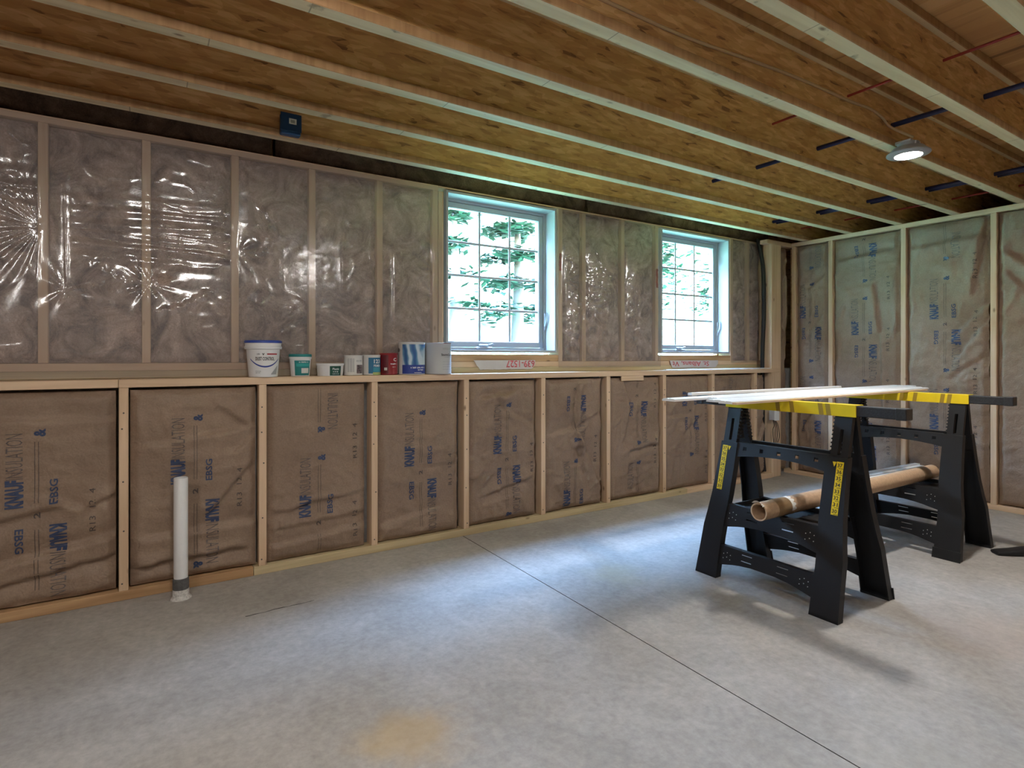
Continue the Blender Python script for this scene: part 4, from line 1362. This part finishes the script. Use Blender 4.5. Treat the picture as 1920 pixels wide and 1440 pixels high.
def sawhorse(loc, rz, label, number_side):
    rt = empty('sawhorse', loc, label, 'sawhorse', 'plastic sawhorses', rz=rz)
    for s in (1, -1):
        F = front(s)
        for q in (1, -1):
            outer = [(q * y, z) for z, y in LEGO]
            inner = [(q * y, z) for z, y in LEGI]
            mb = MB()
            mb.prism(outer + inner[::-1], F, 0.0, 0.006)
            for edge, sg in ((outer, -q), (inner, q)):
                off = [(y + sg * 0.006, z) for y, z in edge]
                mb.prism(edge + off[::-1], F, 0.0062, 0.040)
            # rubber-like foot
            o0, i0 = outer[0][0], inner[0][0]
            mb.prism([(o0, 0.0), (i0, 0.0), (i0, 0.012), (o0, 0.012)], F, 0.0, 0.042)
            leg = mb.build('leg', 'black', rt)
            if s != number_side:
                MB().prism([(o0 + q * .004, 0.0), (i0 - q * .004, 0.0), (i0 - q * .004, 0.055), (o0 + q * .004, 0.055)], F, -0.006, -0.0004).build('foot_cap', 'black', leg)
            # telescoping upper leg with a long slot and teeth
            ya, yb = sorted((q * .250, q * .329))
            ym = (ya + yb) / 2
            ex = plate([ya, ym - .008, ym + .008, yb], [0.60, 0.70, 0.815, 0.876], {(1, 1)}, F, 0.010, 0.034)
            for k in range(9):
                z = 0.71 + 0.0185 * k
                ye = q * .250
                ex.prism([(ye, z), (ye, z + .010), (ye - q * .007, z + .007), (ye - q * .007, z + .002)], F, 0.012, 0.050)
            ex.build('leg_extension', 'black', rt)
            if s == number_side:
                yo = q * 0.305
                st = MB().prism([(yo - .0155, 0.440), (yo + .0155, 0.440), (yo + .0155, 0.672), (yo - .0155, 0.672)], F, -0.0012, -0.0003)
                sk = st.build('height_scale', 'yellow', leg)
                tx = MB()
                for k in range(8):
                    zb = 0.648 - k * 0.0285
                    if s > 0:
                        f2 = lambda p, r_, zb=zb: F(yo + .011 - p, zb + r_, -0.0019)
                    else:
                        f2 = lambda p, r_, zb=zb: F(yo - .011 + p, zb + r_, -0.0019)
                    place_text(tx, str(37 - k), 0.022, 0.017, f2, 0, 0.02)
                    tx.prism([(yo - .015, zb - .006), (yo + .004, zb - .006), (yo + .004, zb - .004), (yo - .015, zb - .004)], F, -0.0019, -0.0013)
                tx.build('scale_numbers', 'ink', leg, fix=False)
                yt = yo - (0.026 if True else 0) * (1 if q > 0 else -1)
                MB().prism([(yt, 0.648), (yt + .009, 0.670), (yt - .009, 0.670)], F, -0.0012, -0.0003).build('height_arrow', 'yellow', leg)
        # upper crossbar with square holes and an arched lower edge
        hy = [-.19, -.095, 0, .095, .19]
        ys = sorted([-.236, .236] + [h - .010 for h in hy] + [h + .010 for h in hy])
        hc = {(i, 1) for i in range(1, len(ys) - 1, 2)}
        mb = plate(ys, [0.62, 0.655, 0.674, 0.694], hc, F, 0.006, 0.012, bottom=lambda y: 0.640 - 0.022 * (abs(y) / .236) ** 2)
        mb.prism([(-.236, .690), (.236, .690), (.236, .6945), (-.236, .6945)], F, 0.0122, 0.034)
        mb.build('upper_crossbar', 'black', rt)
        # tray rail and bottom rail with slots
        for nm, z0, z1, lift in (('tray_rail', .257, .376, .032), ('bottom_rail', .068, .166, .034)):
            hgt = z1 - z0
            ys = [-.250, -.165, -.125, -.065, .065, .125, .165, .250]
            zs = [z0, z0 + hgt * .50, z0 + hgt * .55, z0 + hgt * .80, z0 + hgt * .85, z1]
            hol = {(2, 1), (2, 3), (4, 1), (4, 3)}
            mb = plate(ys, zs, hol, F, 0.008, 0.014, bottom=lambda y: z0 + lift * (1 - (abs(y) / .25) ** 2))
            mb.prism([(-.25, z1 - .005), (.25, z1 - .005), (.25, z1), (-.25, z1)], F, 0.0142, 0.036)
            rail = mb.build(nm, 'black', rt)
            sp = MB()  # pale specks paint the light caught in the rail's small pits
            for e in (-1, 1):
                for a in range(3):
                    for c in range(2):
                        y, z = e * (.185 + .020 * a), z0 + hgt * (.40 + .22 * c) + .008 * (a % 2)
                        sp.prism([(y - .0018, z - .0018), (y + .0018, z - .0018), (y + .0018, z + .0018), (y - .0018, z + .0018)], F, 0.0068, 0.0079)
            sp.build('lit_dimple', 'lit_pit', rail)['kind'] = 'stuff'
    # tray
    mb = MB().bevbox((-.142, -.232, .350), (.142, .232, .356), .002)
    for a, b in (((-.142, -.232, .3565), (-.134, .232, .376)), ((.134, -.232, .3565), (.142, .232, .376)), ((-.1335, -.232, .3565), (.1335, -.224, .376)), ((-.1335, .224, .3565), (.1335, .232, .376))):
        mb.bevbox(a, b, .002)
    mb.build('tray', 'black', rt)
    # beam
    mb = MB().bevbox((-.028, -.545, .8785), (.028, .545, .925), .003)
    for e in (-1, 1):
        ya, yb = sorted((e * .505, e * .5475))
        mb.bevbox((-.031, ya, .8765), (.031, yb, .927), .003)
    mb.build('beam', 'blackm', rt)
    mb = MB()
    mb.bevbox((-.0335, -.345, .874), (-.0285, .345, .929), .001)
    mb.bevbox((.0285, -.345, .874), (.0335, .345, .929), .001)
    mb.bevbox((-.0285, -.345, .9255), (.0285, .345, .929), .001)
    cov = mb.build('beam_cover', 'yellow', rt)
    mb = MB()
    for s in (-1, 1):
        x = s * .0337
        for a in (-.02, .055, .20, .235):
            mb = MB()
            y0_ = -a if s < 0 else a
            mb.add([(x, y0_, .8742), (x, y0_ + .022, .8742), (x, y0_ + .030, .9288), (x, y0_ + .008, .9288),
                    (x + s * .0004, y0_, .8742), (x + s * .0004, y0_ + .022, .8742), (x + s * .0004, y0_ + .030, .9288), (x + s * .0004, y0_ + .008, .9288)],
                   [(0, 1, 2, 3), (7, 6, 5, 4), (0, 4, 5, 1), (1, 5, 6, 2), (2, 6, 7, 3), (3, 7, 4, 0)])
            mb.build('beam_stripe', 'yellowd', cov)
    return rt
sawhorse((2.738, 1.683, 0), 0.0, 'black and yellow plastic sawhorse nearer the camera with number scales on its legs', 1)
sawhorse((4.063, 1.712, 0), math.pi, 'black and yellow plastic sawhorse standing farther back, nearer the right wall', 1)

# ------------------------------------------------------------------ boards on top of the sawhorses
ZB = 0.9294
def board(a, b, wd, th, z, mat, label, name='trim_board', grp='boards across the sawhorses', ridges=2):
    a, b = Vector((*a, z)), Vector((*b, z))
    L = (b - a).length
    mb = MB()
    if ridges:
        prof = [(-wd / 2, 0), (wd / 2, 0), (wd / 2, th * .55), (wd * .38, th), (wd * .05, th), (0, th * .72), (-wd * .05, th), (-wd * .38, th), (-wd / 2, th * .8)]
    else:
        prof = [(-wd / 2, 0), (wd / 2, 0), (wd / 2, th), (-wd / 2, th)]
    mb.prism(prof, lambda u, v, t: (t, u, v), 0.0, L)
    o = mb.build(name, mat, None)
    o.location = a
    o.rotation_euler = (0, 0, math.atan2(b.y - a.y, b.x - a.x))
    tag(o, label, 'board', grp)
    return o
board((2.185, 1.972), (4.72, 2.035), 0.080, 0.013, ZB, 'board', 'white trim board on the sawhorses with its tip sticking out farthest left')
board((2.42, 1.895), (4.74, 1.955), 0.062, 0.014, ZB, 'board', 'white trim board on the sawhorses beside the farthest-left one')
board((2.32, 1.806), (4.60, 1.875), 0.090, 0.012, ZB, 'board', 'wide white trim board in the middle of the boards on the sawhorses')
board((2.28, 1.712), (4.50, 1.785), 0.072, 0.013, ZB, 'board', 'white trim board on the sawhorses next to the bare wood strip')
board((2.27, 1.655), (4.31, 1.694), 0.022, 0.010, ZB, 'wood_x', 'thin bare wood strip at the front edge of the boards on the sawhorses', ridges=0)
board((2.62, 2.205), (4.15, 2.165), 0.030, 0.016, ZB, 'board', 'narrow white strip at the back of the boards on the sawhorses')

# boards lying low on the far tray
ZT = 0.3766
for k, (xa, xb, y, lab) in enumerate(((3.42, 4.50, 1.765, 'pale slat on the far sawhorse tray next to the cardboard tube'), (3.48, 4.56, 1.815, 'pale slat on the far sawhorse tray, second from the cardboard tube'),
                                      (3.55, 4.60, 1.865, 'pale slat on the far sawhorse tray, third from the cardboard tube'), (3.60, 4.66, 1.915, 'pale slat on the far sawhorse tray, farthest from the tube'))):
    board((xa, y + .02), (xb, y - .03), 0.036, 0.012, ZT, 'board', lab, 'slat', 'slats on the far sawhorse tray', 0)

# cardboard tube on the two trays
ct = empty('cardboard_tube', (2.43, 1.640, 0.419), 'long brown cardboard tube resting across the lower trays of both sawhorses', 'tube', rz=math.atan2(-0.012, 1.8))
def xtube(name, prof, mat, n=32):
    mb = MB().lathe(prof, n=n, cap=False)
    mb.v = [(z, x, y) for x, y, z in mb.v]
    return mb.build(name, mat, ct, smooth='50')
ro, ri, L = 0.0425, 0.0365, 1.80
xtube('tube', [(ri, 0), (ro, 0), (ro, L), (ri, L), (ri, 0)], 'card')
xtube('tape_band', [(ro + .0006, 0.10), (ro + .0008, 0.101), (ro + .0008, 0.205), (ro + .0006, 0.206)], 'tape')
xtube('tape_band', [(ro + .0006, 1.60), (ro + .0008, 1.601), (ro + .0008, 1.69), (ro + .0006, 1.691)], 'tape')
mb = MB()
vs, fs = [], []
k = 14
for i in range(k + 1):
    a = R(60 + 75 * i / k)
    e = 0.012 + 0.012 * abs(math.sin(i * 1.7))
    for d, rr_ in ((0.004, ro + .001), (-e, ro + .004 + .010 * math.sin(math.pi * i / k))):
        vs.append((d, rr_ * math.cos(a), rr_ * math.sin(a)))
    if i:
        fs.append((2 * i - 2, 2 * i, 2 * i + 1, 2 * i - 1))
mb.add(vs, fs).build('torn_flap', 'torn', ct, smooth='all', fix=False)
mb = MB()
vs, fs = [], []
for i in range(k + 1):
    a = R(-20 + 130 * i / k)
    e = 0.018 * abs(math.sin(i * 2.1))
    for d in (0.205, 0.222 + e):
        vs.append((d, -(ro + .0012) * math.cos(a), (ro + .0012) * math.sin(a)))
    if i:
        fs.append((2 * i - 2, 2 * i, 2 * i + 1, 2 * i - 1))
mb.add(vs, fs).build('torn_patch', 'torn', ct, smooth='all', fix=False)

# ------------------------------------------------------------------ black nozzle on the floor at the right edge
nz = empty('vacuum_nozzle', (4.17, 1.290, 0.0), 'flat black plastic nozzle lying on the floor at the right edge', 'nozzle', rz=math.atan2(-0.17, 0.20))
vs, fs = [], []
secs = [(0.0, .034, .010, .011), (.02, .038, .012, .013), (.09, .040, .016, .017), (.16, .032, .024, .025), (.22, .026, .026, .028), (.42, .025, .025, .030)]
n_ = 14
for (xx, a, b, zc) in secs:
    for j in range(n_):
        q = 2 * math.pi * j / n_
        vs.append((xx, a * math.copysign(abs(math.cos(q)) ** .6, math.cos(q)), max(0.0004, zc + b * math.copysign(abs(math.sin(q)) ** .6, math.sin(q)))))
for i in range(len(secs) - 1):
    for j in range(n_):
        j2 = (j + 1) % n_
        fs.append((i * n_ + j, i * n_ + j2, (i + 1) * n_ + j2, (i + 1) * n_ + j))
fs += [tuple(range(n_ - 1, -1, -1)), tuple(range((len(secs) - 1) * n_, len(secs) * n_))]
MB().add(vs, fs).build('nozzle_body', 'black', nz, smooth='50')
MB().tube([(0.42, 0, .030), (0.60, 0, .031), (0.8, .05, .031)], 0.028, 14).build('hose', 'black', nz, smooth='50')

# ------------------------------------------------------------------ the garden outside
def gz(x, y):
    bank = np.maximum(0, y - 7.5 + 0.10 * np.clip(x - 6, 0, 12))  # bank made steep to block the low sky
    return 0.92 + 0.10 * (y - 3.7) + 10.5 * (1 - np.exp(-bank * 0.072)) + 0.35 * (fbm(x * 0.35, y * 0.35, 5, 3) - 0.5) * np.clip((y - 4.5) / 3, 0, 1)
gx_ = np.linspace(-26, 46, 100)
gy_ = np.concatenate([np.linspace(3.62, 12, 34), np.linspace(12.8, 46, 34)])
GX, GY = np.meshgrid(gx_, gy_)
GZ = gz(GX, GY)
nx, ny = len(gx_), len(gy_)
mb = MB().add(np.stack([GX.ravel(), GY.ravel(), GZ.ravel()], -1).tolist(), [(j * nx + i, j * nx + i + 1, (j + 1) * nx + i + 1, (j + 1) * nx + i) for j in range(ny - 1) for i in range(nx - 1)])
m, n, b = new_mat('lawn')
v = coords(n, rnd=False)
nz_ = N(n, 'ShaderNodeTexNoise', i_Scale=3.0, i_Detail=8.0)
n.links.new(v, nz_.inputs['Vector'])
r_ = ramp(n, [(0.3, (0.16, 0.32, 0.225)), (0.7, (0.21, 0.42, 0.30))])
n.links.new(nz_.outputs[0], r_.inputs[0])
sp_ = N(n, 'ShaderNodeSeparateXYZ')
n.links.new(v, sp_.inputs[0])
ma_ = N(n, 'ShaderNodeMath', operation='MULTIPLY_ADD')
ma_.inputs[1].default_value = 1.2
n.links.new(nz_.outputs[0], ma_.inputs[0])
n.links.new(sp_.outputs['Y'], ma_.inputs[2])
mr_ = N(n, 'ShaderNodeMapRange')
mr_.inputs['From Min'].default_value = 7.0
mr_.inputs['From Max'].default_value = 8.2
n.links.new(ma_.outputs[0], mr_.inputs['Value'])
mxl = N(n, 'ShaderNodeMixRGB')
n.links.new(mr_.outputs[0], mxl.inputs[0])
n.links.new(r_.outputs[0], mxl.inputs[1])
mxl.inputs[2].default_value = (0.042, 0.080, 0.058, 1)  # bank colour darkened by position to lower its brightness through the windows
n.links.new(mxl.outputs[0], b.inputs['Base Color'])
b.inputs['Roughness'].default_value = 0.95
M['lawn'] = m
lawn = mb.build('ground', 'lawn', None, smooth='all')
tag(lawn, 'sunlit sloping lawn outside the windows', 'lawn', kind='structure')

M['leaf'] = plain('foliage', (0.0008, 0.0125, 0.0075), 0.7, spec=0.2, var=0.5, bscale=5)
M['leaf2'] = plain('foliage_pale', (0.0012, 0.0155, 0.0090), 0.7, spec=0.2, var=0.5, bscale=5)
M['bark'] = plain('bark', (0.012, 0.011, 0.010), 0.9, bump=0.5)
def tree(x, y, ht, rad, seed, kind, label, dens=1.0):
    z = float(gz(np.array(x), np.array(y)))
    rt = empty('conifer_tree' if kind == 0 else 'broadleaf_tree', (x, y, z), label, 'tree', 'trees outside the windows')
    rr_ = random.Random(seed)
    MB().tube([(0, 0, -0.1), (0.03, 0.02, ht * .4), (0, 0.04, ht * .97)], [0.09 + ht * .008, 0.07, 0.015], 8).build('trunk', 'bark', rt, smooth='60')
    vs, fs = [], []
    def leafc(c, size, cnt, spread):
        for _ in range(cnt):
            p = Vector(c) + Vector((rr_.gauss(0, spread), rr_.gauss(0, spread), rr_.gauss(0, spread * .55)))
            a, bq = rr_.random() * 6.28, rr_.uniform(-.7, .7)
            d = Vector((math.cos(a), math.sin(a), bq * .5)) * size * rr_.uniform(.6, 1.3)
            e = Vector((-math.sin(a), math.cos(a), rr_.uniform(-.5, .5))) * size * .35
            k = len(vs)
            vs.extend([tuple(p - d), tuple(p + e), tuple(p + d), tuple(p - e)])
            fs.append((k, k + 1, k + 2, k + 3))
    if kind == 0:
        lv = int(ht / 0.42)
        for i in range(lv):
            t = (i + .5) / lv
            zz = 0.5 + (ht - .5) * t
            rl = rad * (1 - t) ** .8 + .12
            for b_ in range(int(7 * dens) + 1):
                a = rr_.random() * 6.28
                L_ = rl * rr_.uniform(.65, 1.1)
                for s_ in range(3, 9):
                    f = s_ / 8
                    leafc((math.cos(a) * L_ * f, math.sin(a) * L_ * f, zz - .22 * L_ * f * f), 0.11, 6, 0.075 + .02 * L_)
    else:
        for _ in range(int(46 * dens)):
            a, q = rr_.random() * 6.28, rr_.random() ** .5
            zz = ht * rr_.uniform(.35, 1.0)
            rl = rad * math.sin(math.pi * min(1, max(.08, (zz / ht - .2) / .85))) ** .6
            leafc((math.cos(a) * rl * q, math.sin(a) * rl * q, zz), 0.10, 34, 0.22)
    mb = MB().add(vs, fs)
    mb.build('foliage', 'leaf' if kind == 0 else 'leaf2', rt, fix=False)
tree(4.74, 7.25, 2.9, 0.66, 1, 0, 'dark conifer filling the right half of the nearer window')
tree(3.55, 7.0, 2.5, 0.40, 2, 0, 'slim conifer behind the left panes of the nearer window', 0.5)
tree(7.6, 7.15, 2.1, 0.42, 5, 1, 'leafy shrub at the left panes of the farther window', 0.5)
tree(9.4, 7.1, 2.2, 0.42, 6, 1, 'leafy shrub at the right panes of the farther window', 0.5)
tree(11.2, 7.0, 2.9, 0.9, 7, 0, 'broad conifer right of the farther window view')
for k in range(6):  # unseen trees added to dim the daylight on the right wall
    tree(-1.2 - 3.0 * k, 6.6, 5.2 + 0.4 * (k % 3), 1.3, 20 + k, 0, 'added dark conifer screening daylight left of the windows, out of view', 1.2)
def added_tall_tree(x, y, base, top, rad, seed, label):  # added trees whose crowns block the mid-height sky
    z = float(gz(np.array(x), np.array(y)))
    rt = empty('added_tall_tree', (x, y, z), label, 'tree', 'added tall trees that block the sky')
    rr_ = random.Random(seed)
    MB().tube([(0, 0, -0.1), (0.05, 0.03, (base - z) * .6), (0, 0.04, top - z - .6)], [0.11, 0.09, 0.03], 8).build('trunk', 'bark', rt, smooth='60')
    vs, fs = [], []
    for _ in range(1700):
        while True:
            p = Vector((rr_.uniform(-1, 1), rr_.uniform(-1, 1), rr_.uniform(-1, 1)))
            if 0.3 < p.length < 1:
                break
        c = Vector((p.x * rad, p.y * rad, (base + top) / 2 - z + p.z * (top - base) / 2))
        a = Vector((rr_.gauss(0, 1), rr_.gauss(0, 1), rr_.gauss(0, .6))).normalized() * 0.20
        b_ = a.orthogonal().normalized() * 0.12
        k = len(vs)
        vs.extend([tuple(c - a), tuple(c + b_), tuple(c + a), tuple(c - b_)])
        fs.append((k, k + 1, k + 2, k + 3))
    MB().add(vs, fs).build('foliage', 'leaf2', rt, fix=False)
for k in range(10):
    added_tall_tree(-12.0 + 3.3 * k, 10.0, 4.3, 10.6, 1.55, 60 + k, 'added tall leafy tree blocking sky above the window view')
for k in range(9):
    added_tall_tree(-10.3 + 3.3 * k, 13.6, 7.0, 14.6, 1.4, 90 + k, 'added tall leafy tree on the bank blocking sky above the window view')
